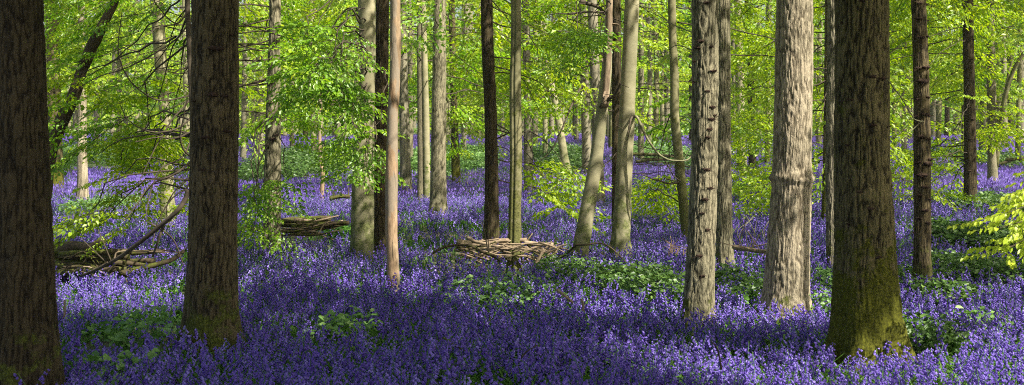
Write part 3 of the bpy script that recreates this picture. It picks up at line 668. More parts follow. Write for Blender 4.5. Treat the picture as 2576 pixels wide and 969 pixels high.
def build_trunk(t, i, parent):
    Y = t['Y']; A, R = t['A'], t['R']; ztop = CZ + (HY + 40) / F * Y if t['pts'] else 1.5
    z0, z1 = A[0][2], A[-1][2]
    if Y < 14: seg, st = 200, .018
    elif Y < 20: seg, st = 120, .026
    elif Y < 32: seg, st = 48, .06
    elif Y < 60: seg, st = 20, .25
    else: seg, st = 10, .5
    if t['key'] == 'out': seg, st, ztop = 14, .5, 13
    zs = np.concatenate([np.arange(z0, min(ztop, z1), st), np.linspace(min(ztop, z1), z1, 12)[(0 if ztop < z1 else 11):]])
    C = np.stack([np.interp(zs, A[:, 2], A[:, 0]), np.interp(zs, A[:, 2], A[:, 1]), zs], 1); r = np.interp(zs, A[:, 2], R)
    # smooth the centre line and the radii
    k = max(3, int(.30 / st)); ker = np.hanning(k + 2)[1:-1]; ker /= ker.sum()
    if t['key'] != 'PR':
        for a in (0, 1): C[:, a] = np.convolve(np.pad(C[:, a], k, 'edge'), ker, 'same')[k:-k]
        r = np.convolve(np.pad(r, k, 'edge'), ker, 'same')[k:-k]
    # foot: buttress lobes
    f = bark_disp(t, i * 7 + 3)
    zb = t['base'][2]; ph = i * 1.7
    def disp(p, th, rr):
        d = f(p, th, rr); e = np.exp(-np.maximum(p[..., 2] - zb, 0) / .30)
        lob = .5 + .5 * np.sin(th * (3 + i % 3) + ph) ; lob2 = np.sin(th * 7 + ph * 2)
        d = d + rr * e * ((.34 if Y < 14 else .2) * (lob - .35) + .08 * lob2) * (1 if t['key'] != 'DP' else .3)
        if t['key'] == 'PR':       # the swollen healed ring
            zr = P3(1993, 448, Y)[2] + .015 * np.sin(th * 2 + .5)
            q = np.exp(-((p[..., 2] - zr) / .022) ** 2); q2 = np.exp(-((p[..., 2] - zr - .02) / .10) ** 2)
            d = d + .003 * q2 + .012 * q * (.7 + .6 * noise(p * [30, 30, 8], 4)) - .008 * np.exp(-((p[..., 2] - zr + .05) / .02) ** 2)
        if t['key'] == 'FP': d = d - rr * .20 * np.exp(-((np.mod(th + np.pi / 2 + .35 + np.pi, 2 * np.pi) - np.pi) / .22) ** 2)
        if t['key'] == 'B8': d = d + rr * .10 * e * (noise(p * [16, 16, 9], 8) - .5) * 3
        return d
    V, Q = tube(C, r, seg, disp)
    h = np.concatenate([f.h.ravel(), np.full(len(V) - f.h.size, .5)])
    mb = MB(); mb.add(V, Q, 0, h, True)
    return mb.build("trunk", M[t['mat']], parent, origin=t['base'])

tone_cycle = ['leaf_bright', 'leaf_mid', 'leaf_bright', 'leaf_bright']
for i, t in enumerate(T):
    e = empty(t['name'], t['base']); t['obj'] = e
    tag(e, t['label'], 'tree', t['group'])
    build_trunk(t, i, e)
    if t['crown'] is not None and t['crown'].n:
        tn = t['tone'] or {'BM': 'leaf_mid', 'S4': 'leaf_bright', 'BU': 'leaf_mid'}.get(t['key'], tone_cycle[i % 4])
        t['crown'].build("crown", [M[tn], M['twig']], e, origin=t['base'])

def branch(t, pts, r0, r1, mat='twig', name='branch', seed=0, n=26, label=None, top=None):
    """a bare bough through photographed points (column, row, depth)"""
    c = catmull([P3(*p) for p in pts], n); g = np.random.default_rng(seed + 31)
    c = c + np.cumsum(g.normal(0, .004, (n, 3)), 0) * .6
    V, Q = tube(c, np.linspace(r0, r1, n), 9, lambda p, th, r: r * .3 * (fbm(p * 12, seed, 2) - .5))
    mb = MB(); mb.add(V, Q, 0, .5, True)
    # side twigs
    k = g.integers(4, n - 1, max(2, n // 5)); d = g.normal(0, 1, (len(k), 3)); d[:, 1] *= .4; d /= np.linalg.norm(d, axis=1)[:, None]
    mb.add(*stick(c[k], c[k] + d * g.uniform(.1, .35, (len(k), 1)), max(r1 * .5, .002)), rnd=.5)
    return mb.build(name, M[mat], t['obj'] if t else None, origin=t['base'] if t else (0, 0, 0))
y = bykey('B8')['Y']; branch(bykey('B8'), [(1594, 292, y), (1603, 296, y - .2), (1618, 330, y - .3), (1648, 380, y - .4), (1680, 401, y - .5), (1725, 402, y - .5), (1742, 384, y - .4), (1752, 375, y - .3)], .022, .007, 'pale_twig', seed=1)
branch(bykey('B8'), [(1650, 382, y - .4), (1668, 400, y - .4), (1690, 440, y - .4), (1712, 458, y - .4)], .010, .004, 'twig', seed=2)
branch(bykey('B8'), [(1592, 292, y), (1586, 305, y - .3), (1582, 330, y - .35), (1578, 352, y - .35)], .02, .005, 'twig', seed=3)
y = bykey('CV')['Y']; branch(bykey('CV'), [(1716, 458, y), (1680, 462, y - .2), (1650, 455, y - .3), (1615, 440, y - .4)], .022, .007, seed=4)
branch(bykey('CV'), [(1712, 425, y), (1716, 405, y), (1708, 398, y)], .05, .02, 'twig', seed=5)
y = bykey('LB')['Y']; branch(bykey('LB'), [(1510, 270, y - .05), (1528, 252, y - .12), (1546, 236, y - .2), (1560, 208, y - .3)], .035, .012, 'twig', seed=6)
branch(bykey('LB'), [(1522, 270, y - .10), (1526, 200, y - .11), (1530, 120, y - .11), (1533, 40, y - .10), (1534, -20, y - .1)], .05, .045, 'log_pale', name='splintered_wood', seed=60)
branch(bykey('LB'), [(1460, 5, y + .2), (1500, 18, y + .1), (1528, 45, y)], .03, .02, seed=7)
y = bykey('K3')['Y']; branch(bykey('K3'), [(2505, 420, y), (2512, 350, y - .1), (2524, 270, y - .3), (2545, 190, y - .5), (2580, 130, y - .7), (2620, 100, y - .9)], .09, .05, 'beech_dark', seed=8)
branch(bykey('K3'), [(2526, 265, y - .3), (2538, 180, y - .1), (2560, 110, y)], .05, .02, 'beech_dark', seed=9)
y = bykey('S4')['Y']
for k, p in enumerate([[(492, 395), (470, 385), (455, 350), (462, 300), (478, 230)], [(488, 400), (440, 440), (380, 470), (330, 540), (310, 560)], [(486, 330), (440, 350), (400, 345), (340, 360)],
                       [(480, 250), (430, 310), (380, 400), (350, 470)], [(474, 60), (430, 110), (330, 170), (240, 200), (180, 235)], [(472, 30), (440, 60), (395, 20), (380, -20)],
                       [(486, 420), (470, 470), (430, 500), (395, 560), (385, 620)], [(478, 240), (400, 250), (330, 200), (300, 120), (310, 20)], [(490, 440), (440, 480), (420, 520), (418, 560)],
                       [(484, 350), (455, 400), (400, 430), (372, 500), (365, 560)], [(482, 300), (430, 330), (370, 330), (320, 300), (300, 260)]]):
    branch(bykey('S4'), [(a, b, y - .1 * q) for q, (a, b) in enumerate(p)], .014 if k < 3 else .010, .004, seed=20 + k)
y = bykey('BM')['Y']
for k, p in enumerate([[(903, 160), (880, 150), (860, 190), (850, 240)], [(905, 120), (830, 120), (740, 100), (640, 70), (600, 55)], [(900, 200), (860, 250), (820, 270), (790, 330)], [(905, 60), (880, 20), (840, 60), (800, 140), (780, 190)],
                       [(890, 260), (885, 300), (905, 340), (900, 400), (910, 440)], [(895, 180), (892, 215), (890, 250), (892, 300)]]):
    branch(bykey('BM'), [(a, b, y - .15 * q - .1) for q, (a, b) in enumerate(p)], .014, .004, seed=40 + k)
y = bykey('Q1')['Y']
y = bykey('F2')['Y']
branch(bykey('G6'), [(1470, 200, 23), (1440, 260, 22.5), (1415, 320, 22), (1385, 380, 22), (1350, 410, 22)], .022, .005, seed=50)
branch(bykey('G6'), [(1490, 400, 22.5), (1450, 430, 22), (1400, 470, 22), (1340, 520, 21.5)], .012, .004, seed=51)
branch(bykey('KN'), [(1742, 82, 11.8), (1690, 60, 12), (1640, 20, 12.2), (1600, 10, 12.3)], .006, .002, 'pale_twig', seed=52)
branch(bykey('KN'), [(1742, 125, 11.8), (1700, 110, 12), (1670, 125, 12.2), (1650, 120, 12.3)], .006, .002, 'pale_twig', seed=53)
branch(bykey('KB'), [(1838, 210, 15.9), (1860, 205, 15.7), (1900, 175, 15.5)], .006, .002, 'pale_twig', seed=54)
branch(bykey('HM'), [(2232, 200, 10), (2270, 250, 10.6), (2300, 300, 11), (2330, 310, 11.4)], .006, .002, 'pale_twig', seed=55)

# old leaning dead stem through the left leaves
ld = empty('dead_tree', (*P3(118, 400, 19.0)[:2], float(ground(P3(118, 400, 19.0)[0], 19))))
tag(ld, "long bare dead stem leaning to the right through the leaves beside the huge left trunk", 'tree')
pp = [P3(95, 640, 19), P3(118, 420, 19), P3(145, 330, 19), P3(185, 240, 18.8), P3(205, 180, 18.8), P3(240, 100, 18.6), P3(280, 20, 18.6), P3(320, -60, 18.5)]
c = catmull(pp, 60); V, Q = tube(c, np.interp(np.arange(60), [0, 20, 59], [.11, .10, .055]), 16, lambda p, th, r: r * .5 * (fbm(p * [5, 5, 4], 3, 3) - .5)); mb = MB(); mb.add(V, Q, 0, .5, True)
mb.build('trunk', M['log'], ld, origin=tuple(ld.location))

# slim orange dead stem
od = P3(809, 498, rowY(498, 809)); ode = empty('dead_tree', (od[0], od[1], float(ground(od[0], od[1]))))
tag(ode, "thin crooked orange dead stem in the bramble bank", 'tree')
pp = [od + [0, 0, -.5], od, P3(812, 440, od[1]), P3(806, 400, od[1]), P3(804, 340, od[1]), P3(808, 290, od[1]), P3(800, 200, od[1]), P3(796, 100, od[1]), P3(790, 0, od[1]), P3(788, -30, od[1])]
c = catmull(pp, 60); V, Q = tube(c, np.linspace(.06, .035, 60), 12, lambda p, th, r: r * .5 * (fbm(p * 7, 3, 3) - .5)); mb = MB(); mb.add(V, Q, 0, .5, True)
mb.build('trunk', M['dead'], ode, origin=tuple(ode.location))

# ------------------------------------------------------------------ burrs on the knobbly trunks
def burr(t, px, py, w, seed, twigs=5):
    g = np.random.default_rng(seed); Y = t['Y']; z = P3(px, py, Y)[2]; a, r = axis_at(t, z)
    off = np.clip((px - (CX + F * a[0] / Y)) / (r / Y * F), -1.02, 1.02)
    nrm = np.array([off, -math.sqrt(max(0, 1 - min(1, off * off))), 0]); c = a + nrm * r * .98
    n, m = 12, 7; U = np.linspace(0, 2 * np.pi, n, endpoint=False); Vv = np.linspace(.05, np.pi - .05, m)
    side = np.array([-nrm[1], nrm[0], 0]); W = w / 2 / F * Y
    sph = np.array([[side * math.sin(v) * math.cos(u) * W + nrm * math.cos(u * 0 + v) * 0 + nrm * math.sin(v) * math.sin(u) * W * .55 + np.array([0, 0, 1]) * math.cos(v) * W * .38 for u in U] for v in Vv])
    sph = sph * (.65 + .8 * noise(sph * 3.2 / W + seed, seed))[..., None] + c
    i = np.arange(m - 1)[:, None] * n; j = np.arange(n)[None]; Q = np.stack([i + j, i + (j + 1) % n, i + n + (j + 1) % n, i + n + j], -1).reshape(-1, 4)
    mb = MB(); mb.add(sph.reshape(-1, 3), Q, 0, .4, True)
    d = nrm + g.normal(0, .7, (twigs, 3)); d /= np.linalg.norm(d, axis=1)[:, None]
    mb.add(*stick(np.repeat((c + nrm * W * .3)[None], twigs, 0) + side * g.uniform(-.6, .6, (twigs, 1)) * W, c + nrm * W * .3 + d * g.uniform(.03, .10, (twigs, 1)), .002), rnd=.4)
    mb.build('burr', M['burr'], t['obj'], origin=t['base'])
bs = [('BB', [(2308, 10, 16), (2336, 12, 14), (2306, 48, 22), (2332, 52, 14), (2312, 95, 20), (2330, 92, 16), (2305, 172, 22), (2325, 170, 28), (2316, 205, 34), (2305, 250, 14), (2330, 245, 18), (2302, 292, 18), (2322, 288, 24),
              (2335, 292, 14), (2312, 345, 26), (2330, 350, 18), (2306, 408, 22), (2328, 412, 34), (2335, 400, 22), (2314, 440, 30), (2320, 470, 24), (2308, 490, 18), (2334, 500, 18), (2322, 528, 22), (2306, 548, 16), (2328, 560, 20), (2300, 585, 18)]),
      ('KN', [(1772, 10, 20), (1758, 105, 24), (1752, 122, 26), (1785, 120, 16), (1745, 155, 16), (1790, 180, 24), (1744, 208, 18), (1775, 230, 18), (1788, 270, 22), (1785, 300, 24), (1780, 325, 22), (1775, 345, 16), (1795, 290, 14),
              (1772, 425, 22), (1782, 472, 18), (1768, 500, 22), (1760, 535, 16), (1775, 575, 16), (1754, 640, 20), (1762, 690, 14)]),
      ('HM', [(2178, 195, 26), (2206, 200, 26), (2226, 208, 20), (2128, 252, 14), (2180, 315, 20), (2222, 320, 12), (2120, 365, 14), (2150, 8, 18), (2110, 60, 14), (2145, 480, 18), (2170, 520, 24), (2230, 470, 12), (2190, 640, 26), (2120, 560, 16)]),
      ('L2', [(548, 240, 34), (575, 242, 26), (558, 125, 40), (580, 330, 28), (530, 345, 24), (520, 425, 20), (590, 90, 18), (500, 255, 14), (538, 640, 26), (552, 700, 14)]),
      ('BU', [(672, 150, 22), (690, 148, 16), (684, 260, 24), (668, 330, 22), (690, 350, 30), (676, 372, 20), (698, 340, 20), (670, 470, 26), (690, 476, 20), (684, 210, 18)]),
      ('K2', [(2434, 60, 14), (2446, 100, 14), (2436, 150, 14), (2444, 240, 16), (2434, 270, 14), (2442, 300, 18), (2436, 350, 16), (2446, 400, 12), (2434, 430, 14), (2445, 470, 12), (2438, 495, 12)])]
sd_ = 1
for key, L in bs:
    for (px, py, w) in L: burr(bykey(key), px, py, w * (.85 if key in ('BB', 'HM', 'L2', 'KN') else .65), sd_, 7 if key in ('BB', 'KN') else 4); sd_ += 1

# ------------------------------------------------------------------ logs and sticks
def log(name, pts, r0, r1, mat, label, cat, group=None, seed=0, n=16, seg=12, rough=.5, twigs=0):
    P = np.array(pts, float); c = catmull(P, n); o = c[0]
    V, Q = tube(c, np.linspace(r0, r1, n), seg, lambda p, th, r: r * rough * (fbm(p * [14, 14, 14], seed, 3) - .5))
    mb = MB(); mb.add(V, Q, 0, .5, True)
    if twigs:
        g = np.random.default_rng(seed); k = g.integers(2, n, twigs); d = g.normal(0, 1, (twigs, 3)); d[:, 2] = abs(d[:, 2]); d /= np.linalg.norm(d, axis=1)[:, None]
        mb.add(*stick(c[k], c[k] + d * g.uniform(.1, .4, (twigs, 1)), r1 * .4), rnd=.5)
    return tag(mb.build(name, M[mat], None, origin=tuple(o)), label, cat, group)
def W_(px, py, Y): return P3(px, py, Y)
GA = "dark logs heaped left of the thick brown trunk"
la = "dark rotting log in the heap left of the thick brown trunk"
g = np.random.default_rng(3)
log('log', [W_(95, 650, 15.8), W_(180, 622, 15.6), (W_(225, 622, 15.5)), W_(262, 604, 15.4)], .055, .042, 'log', "topmost dark log ending in a raised stump in the left heap", 'log', seed=1, rough=.7)
log('log', [W_(90, 628, 16.1), W_(150, 622, 16.1), W_(205, 618, 16.1), W_(255, 640, 16)], .07, .04, 'log', "thick bark-shedding log lying at the back top of the left heap", 'log', seed=2, rough=.9)
log('log', [W_(210, 640, 15.9), W_(330, 636, 15.9), W_(415, 632, 15.9)], .045, .022, 'log', "straight log sticking out to the right from the left heap", 'log', seed=3)
log('log', [W_(300, 690, 15.4), W_(370, 672, 15.5), W_(430, 655, 15.6), W_(462, 632, 15.8)], .04, .022, 'log', "forked log leaning up against the flowers right of the left heap", 'log', seed=4, twigs=3)
for k in range(26):
    y0 = g.uniform(634, 700); Y = g.uniform(15.3, 16.4); x0 = g.uniform(70, 170); x1 = x0 + g.uniform(110, 230); dy = g.uniform(-10, 26)
    log('log', [W_(x0, y0, Y), W_((x0 + x1) / 2, y0 + dy / 2 + g.uniform(-6, 3), Y - .1), W_(x1, y0 + dy, Y - g.uniform(-.2, .3))], g.uniform(.03, .065), g.uniform(.02, .04), 'log', la, 'log', GA, seed=10 + k, rough=.6)
for k in range(16):
    x0 = g.uniform(125, 300); y0 = g.uniform(640, 700); Y = g.uniform(15.0, 15.4)
    log('stick', [W_(x0, y0, Y), W_(x0 + g.uniform(20, 60), y0 - g.uniform(-15, 25), Y), W_(x0 + g.uniform(60, 140), y0 + g.uniform(-30, 30), Y)], .011, .005, 'log_pale' if k % 3 == 0 else 'log', "thin stick lying across the dark heap on the left", 'stick', "thin sticks across the dark heap on the left", seed=40 + k, seg=6)
log('fallen_bough', [W_(474, 478, 13.4), W_(464, 505, 13.4), W_(442, 535, 13.4), W_(395, 575, 13.5), W_(345, 615, 13.6), W_(300, 648, 13.8), W_(250, 675, 14), W_(205, 694, 14.2)], .028, .016, 'twig', "long dark bough arching down from the thick brown trunk over the log heap", 'branch', seed=61, n=40, rough=.3, twigs=5)
log('stick', [W_(412, 568, 13.5), W_(400, 600, 13.5), W_(384, 646, 13.6)], .018, .009, 'twig', "dark stick hanging below the arching bough", 'stick', seed=62, seg=8)
log('stick', [W_(372, 560, 14.2), W_(410, 580, 14.2), W_(440, 610, 14.3), W_(462, 668, 14.3)], .010, .005, 'log', "thin curved twig right of the arching bough by the brown trunk", 'stick', seed=63, seg=6)

GB = "stacked logs of the middle pile"; lb = "brown log in the middle pile between the knobbly trunk and the smooth beech"
log('log', [W_(712, 556, 21), W_(760, 552, 21), W_(832, 550, 20.9)], .055, .045, 'log', "thick top log of the middle pile", 'log', seed=70)
log('log', [W_(735, 570, 20.6), W_(800, 566, 20.5), W_(878, 560, 20.4)], .045, .03, 'log', "long log reaching right to the smooth beech in the middle pile", 'log', seed=71)
for k in range(24):
    y0 = g.uniform(550, 592); Y = 20.3 + g.uniform(0, .8); x0 = g.uniform(690, 760); x1 = x0 + g.uniform(60, 140); 
    log('log', [W_(x0, y0, Y), W_((x0 + x1) / 2, y0 + g.uniform(-4, 4), Y), W_(min(x1, 876), y0 + g.uniform(-22, 18), Y)], g.uniform(.010, .034) * (1.5 if k % 6 == 0 else 1), g.uniform(.006, .016), 'log' if k % 3 else 'log_pale', lb, 'log', GB, seed=72 + k, seg=9)
log('stick', [W_(600, 578, 18), W_(625, 574, 18), W_(662, 580, 18.2)], .03, .02, 'log_pale', "short brown stick just left of the knobbly trunk", 'stick', seed=90)
log('stick', [W_(800, 590, 20), W_(822, 560, 20.2), W_(870, 556, 20.2)], .01, .006, 'log_pale', "thin pale stick propped against the middle pile", 'stick', seed=91, seg=6)

GC = "pale sticks heaped behind the fluted beech"; lc = "weathered stick in the pale heap behind the fluted beech"
log('log', [W_(1150, 608, 17.8), W_(1200, 612, 17.8), W_(1260, 606, 17.8), W_(1325, 604, 17.8)], .036, .03, 'log_pale', "long pale log along the top of the stick heap behind the fluted beech", 'log', seed=100)
log('log', [W_(1318, 610, 17.6), W_(1350, 614, 17.6), W_(1392, 616, 17.6)], .03, .03, 'dead', "straight reddish stick pointing right from the top of the stick heap", 'stick', seed=101)
log('log', [W_(1176, 598, 17.5), W_(1196, 608, 17.4), W_(1230, 616, 17.3)], .026, .022, 'log_pale', "short tilted stick raised at the left end of the stick heap", 'stick', seed=102)
log('fallen_bough', [W_(1085, 640, 17.0), W_(1108, 626, 17.0), W_(1140, 618, 17), W_(1180, 618, 16.9), W_(1210, 632, 16.8), W_(1245, 645, 16.8), W_(1258, 658, 16.8)], .014, .020, 'log', "dark curving bough lying over the left front of the stick heap", 'branch', seed=103, n=30, twigs=7)
log('fallen_bough', [W_(1400, 652, 16.8), W_(1425, 640, 16.7), W_(1448, 618, 16.5), W_(1475, 616, 16.4), W_(1505, 612, 16.4), W_(1535, 622, 16.4), W_(1575, 660, 16.3)], .014, .008, 'log', "thin looping bough passing in front of the leaning beech foot", 'branch', seed=104, n=34, twigs=4)
log('stick', [W_(1232, 650, 16.9), W_(1224, 610, 16.9), W_(1214, 560, 16.9)], .012, .006, 'twig', "dark upright twig rising from the stick heap", 'stick', seed=105, seg=6, twigs=3)
for k in range(96):
    Y = g.uniform(17.0, 18.2); 
    if k < 58: x0 = g.uniform(1140, 1270); y0 = g.uniform(612, 655); ln = g.uniform(30, 120); dy = g.uniform(-30, 30)
    else: x0 = g.uniform(1308, 1385); y0 = g.uniform(606, 668); ln = g.uniform(15, 70); dy = g.uniform(-50, 50)
    y0 = min(y0, 660 if k < 58 else 665)
    log('stick', [W_(x0, y0, Y), W_(x0 + ln / 2, y0 + dy / 2 + g.uniform(-4, 4), Y), W_(x0 + ln, min(y0 + dy, 668), Y)], g.uniform(.006, .018) * (1 if k % 5 else 1.7), g.uniform(.004, .010), 'log_pale' if k % 3 else 'log', lc, 'stick', GC, seed=110 + k, seg=8, n=9)
log('fallen_bough', [W_(1846, 622, 15.4), W_(1880, 627, 15.2), W_(1910, 632, 15), W_(1940, 634, 14.8)], .03, .022, 'log_pale', "fallen bough lying between the knotted pair and the brightly lit pale trunk", 'branch', seed=200, n=20, twigs=9)
for k in range(9):
    x0 = 1840 + g.uniform(0, 90); y0 = g.uniform(560, 625)
    log('twig', [W_(x0, y0 + 30, 15.4), W_(x0 + g.uniform(-10, 15), y0, 15.4), W_(x0 + g.uniform(-35, 35), y0 - g.uniform(10, 50), 15.5)], .006, .003, 'pale_twig', "bare twig rising from the fallen bough beside the brightly lit trunk", 'twig', "bare twigs over the fallen bough beside the brightly lit trunk", seed=210 + k, seg=5)
for k in range(12):
    x0 = 1690 + g.uniform(-15, 35); y0 = 640 + g.uniform(-8, 4)
    log('twig', [W_(x0, y0, 16.8), W_(x0 + g.uniform(-12, 12), y0 - 16, 16.8), W_(x0 + g.uniform(-28, 28), y0 - g.uniform(12, 42), 16.8)], .006, .003, 'dead', "reddish dead twig in the tuft left of the knotted grey trunk", 'twig', "reddish dead twigs left of the knotted grey trunk", seed=230 + k, seg=5)
log('stick', [W_(1402, 730, 12.6), W_(1420, 744, 12.5), W_(1442, 762, 12.5)], .016, .012, 'log_pale', "short pale broken stick lying in sunlit bluebells", 'stick', seed=250)
log('stick', [W_(1466, 782, 11.8), W_(1467, 770, 11.8), W_(1462, 752, 11.8)], .014, .010, 'log_pale', "short upright stub poking out of sunlit bluebells", 'stick', seed=251)
log('stick', [W_(1115, 850, 10.6), W_(1150, 872, 10.4), W_(1180, 890, 10.2)], .010, .006, 'log', "thin brown stick slanting among shaded foreground bluebells", 'stick', seed=252, seg=6)
log('stick', [W_(1312, 900, 9.6), W_(1325, 885, 9.6), W_(1352, 868, 9.6)], .007, .004, 'log', "short thin twig in dark foreground bluebells left of the knotted trunk foot", 'stick', seed=253, seg=6)
log('stick', [W_(1815, 930, 9.3), W_(1805, 880, 9.3), W_(1788, 858, 9.3)], .008, .004, 'log', "thin twig rising from dark bluebells below the knotted grey trunk", 'stick', seed=254, seg=6)
log('stick', [W_(160, 802, 12), W_(163, 785, 12), W_(162, 755, 12)], .012, .009, 'log_pale', "pale upright stub right beside the huge left trunk", 'stick', seed=255, seg=7)
for k, (x0, y0, x1, y1, yy) in enumerate([(2100, 470, 2200, 462, 42), (1590, 388, 1720, 398, 52), (1600, 408, 1680, 402, 50), (2510, 415, 2590, 395, 50), (2530, 402, 2600, 405, 49), (830, 500, 880, 495, 30)]):
    log('fallen_log', [W_(x0, y0, yy), W_((x0 + x1) / 2, (y0 + y1) / 2 - 3, yy), W_(x1, y1, yy)], .065 if yy > 35 else .05, .04, 'log',
        ["far fallen log behind the huge mossy trunk", "upper far fallen log behind the curved slim beech", "lower far fallen log behind the curved slim beech", "upper fallen log by the right edge", "lower fallen log by the right edge", "short fallen log lying left of the smooth beech behind the middle pile"][k], 'log', seed=260 + k, twigs=6)

# ------------------------------------------------------------------ bramble and nettle patches
PATCH = []
def patch(name, x0, x1, r0, r1, h, n, mat, leaf, label, cat, seed):
    """low leafy growth on the ground between two columns and two rows"""
    g = np.random.default_rng(seed); Ya, Yb = rowY(r1, (x0 + x1) / 2), rowY(r0, (x0 + x1) / 2); ym = (Ya + Yb) / 2
    cx = ((x0 + x1) / 2 - CX) / F * ym; hw = (x1 - x0) / 2 / F * ym; hy = (Yb - Ya) / 2
    PATCH.append((cx, ym, hw, hy))
    n = int(n * (.38 if ym < 18 else .85)); h *= (.7 if ym < 18 else .9)
    ang = g.uniform(0, 2 * np.pi, n); rad = np.sqrt(g.random(n))
    X = cx + np.cos(ang) * rad * hw; Yy = ym + np.sin(ang) * rad * hy
    dn = .5 * noise(np.stack([X * 1.3, Yy * 1.0, X * 0], 1), seed) + .5 * noise(np.stack([X * 4.3, Yy * 3.2, X * 0], 1), seed + 3); keep = (dn > .34 + .2 * rad ** 3) | (n < 400); X, Yy, rad, dn = X[keep], Yy[keep], rad[keep], dn[keep]
    H = h * (1 - .3 * rad ** 3) * (.15 + 1.35 * dn); top = g.uniform(.5, 1, len(X)) * H
    B = np.stack([X, Yy, ground(X, Yy) + .05], 1); Pt = B + np.stack([g.normal(0, .05, len(X)), g.normal(0, .05, len(X)), top + .08], 1)
    mb = MB(); mb.add(*stick(B[::2], Pt[::2], .002), mat=1, rnd=.5)
    k = 5; pos = np.repeat(Pt, k, 0) + g.normal(0, leaf * .7, (len(Pt) * k, 3)) * [1, 1, .8]
    a = g.uniform(0, 2 * np.pi, len(pos)); d = np.stack([np.cos(a), np.sin(a), g.uniform(-.6, .15, len(pos))], 1); nm = np.stack([g.normal(0, .45, len(pos)), g.normal(0, .45, len(pos)) - .25, np.ones(len(pos))], 1)
    V, Q, c = leaf_quads(pos, d, nm, leaf * g.uniform(.6, 1.25, len(pos)), fine=ym < 22, wid=.75)
    mb.add(V, Q, 0, np.repeat(np.clip(g.normal(.45, .25, len(pos)), 0, 1), c))
    o = (cx, ym, float(ground(cx, ym)))
    return tag(mb.build(name, [M[mat], M['stem']], None, origin=o), label, cat, kind='stuff' if name in ('nettle_patch', 'grass_tuft') or n < 400 else None)
patch('nettle_patch', 1090, 1420, 700, 770, .28, 700, 'nettle', .06, "pale green nettle patch right of the peeling dead trunk", 'plant', 1)
patch('bramble_patch', 1340, 1560, 668, 715, .35, 700, 'bramble', .055, "dark bramble mound in front of the leaning and stout beeches", 'bramble', 2)
patch('bramble_patch', 1520, 1745, 690, 765, .34, 1000, 'bramble', .055, "bramble patch spreading left from the knotted grey trunk", 'bramble', 3)
patch('bramble_patch', 1795, 1935, 690, 765, .36, 700, 'bramble', .055, "bramble patch between the knotted trunk and the bright pale trunk", 'bramble', 4)
patch('bramble_patch', 2030, 2105, 690, 760, .32, 350, 'nettle', .055, "small green bramble clump between the bright pale trunk and the huge mossy trunk", 'bramble', 5)
patch('bramble_patch', 2250, 2420, 690, 775, .38, 1500, 'bramble', .055, "bramble patch round the foot of the burr-ringed trunk", 'bramble', 6)
patch('bramble_patch', 2360, 2600, 655, 760, .5, 3400, 'bramble', .055, "large bramble thicket at the right edge below the bright leafy sprays", 'bramble', 7)
patch('bramble_patch', 2340, 2560, 585, 645, .36, 1600, 'bramble', .07, "dark bramble band behind the bright leafy sprays", 'bramble', 8)
patch('bramble_patch', 2350, 2600, 505, 545, .4, 900, 'bramble', .09, "farther bramble band at the foot of the slender knobbly trunk", 'bramble', 9)
patch('bramble_bank', 640, 900, 368, 470, .6, 5200, 'bramble', .12, "broad green bramble bank behind the middle log pile", 'bramble', 10)
patch('bramble_bank', 120, 480, 365, 440, .8, 5200, 'bramble', .13, "dark bramble bank behind the slim pale grey trunk", 'bramble', 11)
patch('bramble_bank', 980, 1260, 375, 450, .5, 4200, 'nettle', .12, "light green undergrowth behind the twin trunks", 'undergrowth', 12)
patch('bramble_bank', 1330, 1500, 370, 435, .5, 2000, 'bramble', .13, "undergrowth behind the sunlit foot of the pale leaning distant beech", 'undergrowth', 13)
patch('bramble_bank', 1590, 1760, 370, 430, .45, 1800, 'nettle', .12, "brushy undergrowth round the far fallen logs", 'undergrowth', 14)
patch('bramble_bank', 2340, 2600, 385, 425, .5, 1800, 'bramble', .13, "dark undergrowth band by the right edge fallen logs", 'undergrowth', 15)
patch('bramble_patch', 2260, 2420, 815, 860, .26, 260, 'bramble', .07, "small dark bramble sprig right of the mossy foot of the huge trunk", 'bramble', 16)
patch('bramble_patch', 200, 330, 500, 535, .25, 350, 'nettle', .07, "low green clump at the foot of the slim pale grey trunk", 'plant', 17)
patch('nettle_patch', 790, 960, 805, 840, .30, 90, 'nettle', .075, "loose green weeds in the foreground below the peeling dead trunk", 'plant', 18)
patch('nettle_patch', 240, 460, 805, 890, .34, 90, 'nettle', .08, "dark leafy weeds in the shade between the two big left trunks", 'plant', 19)
patch('nettle_patch', 1845, 1905, 745, 775, .30, 60, 'blade', .075, "bright green seedling between the knotted and the bright pale trunks", 'plant', 20)
patch('nettle_patch', 2045, 2120, 770, 810, .24, 120, 'nettle', .07, "pale green weeds at the left side of the huge mossy trunk foot", 'plant', 21)
patch('nettle_patch', 225, 330, 915, 975, .22, 50, 'nettle', .11, "broad-leaved plant in the lower left foreground", 'plant', 22)
patch('nettle_patch', 2400, 2520, 795, 830, .24, 110, 'nettle', .07, "pale weeds in the sunlit bluebells near the right edge", 'plant', 23)
patch('nettle_patch', 960, 1020, 715, 735, .15, 40, 'blade', .05, "yellow-green sprout round the foot of the peeling dead trunk", 'plant', 24)
patch('grass_tuft', 835, 880, 575, 590, .18, 160, 'blade', .10, "bright grass tuft at the right end of the middle log pile", 'grass', 25)

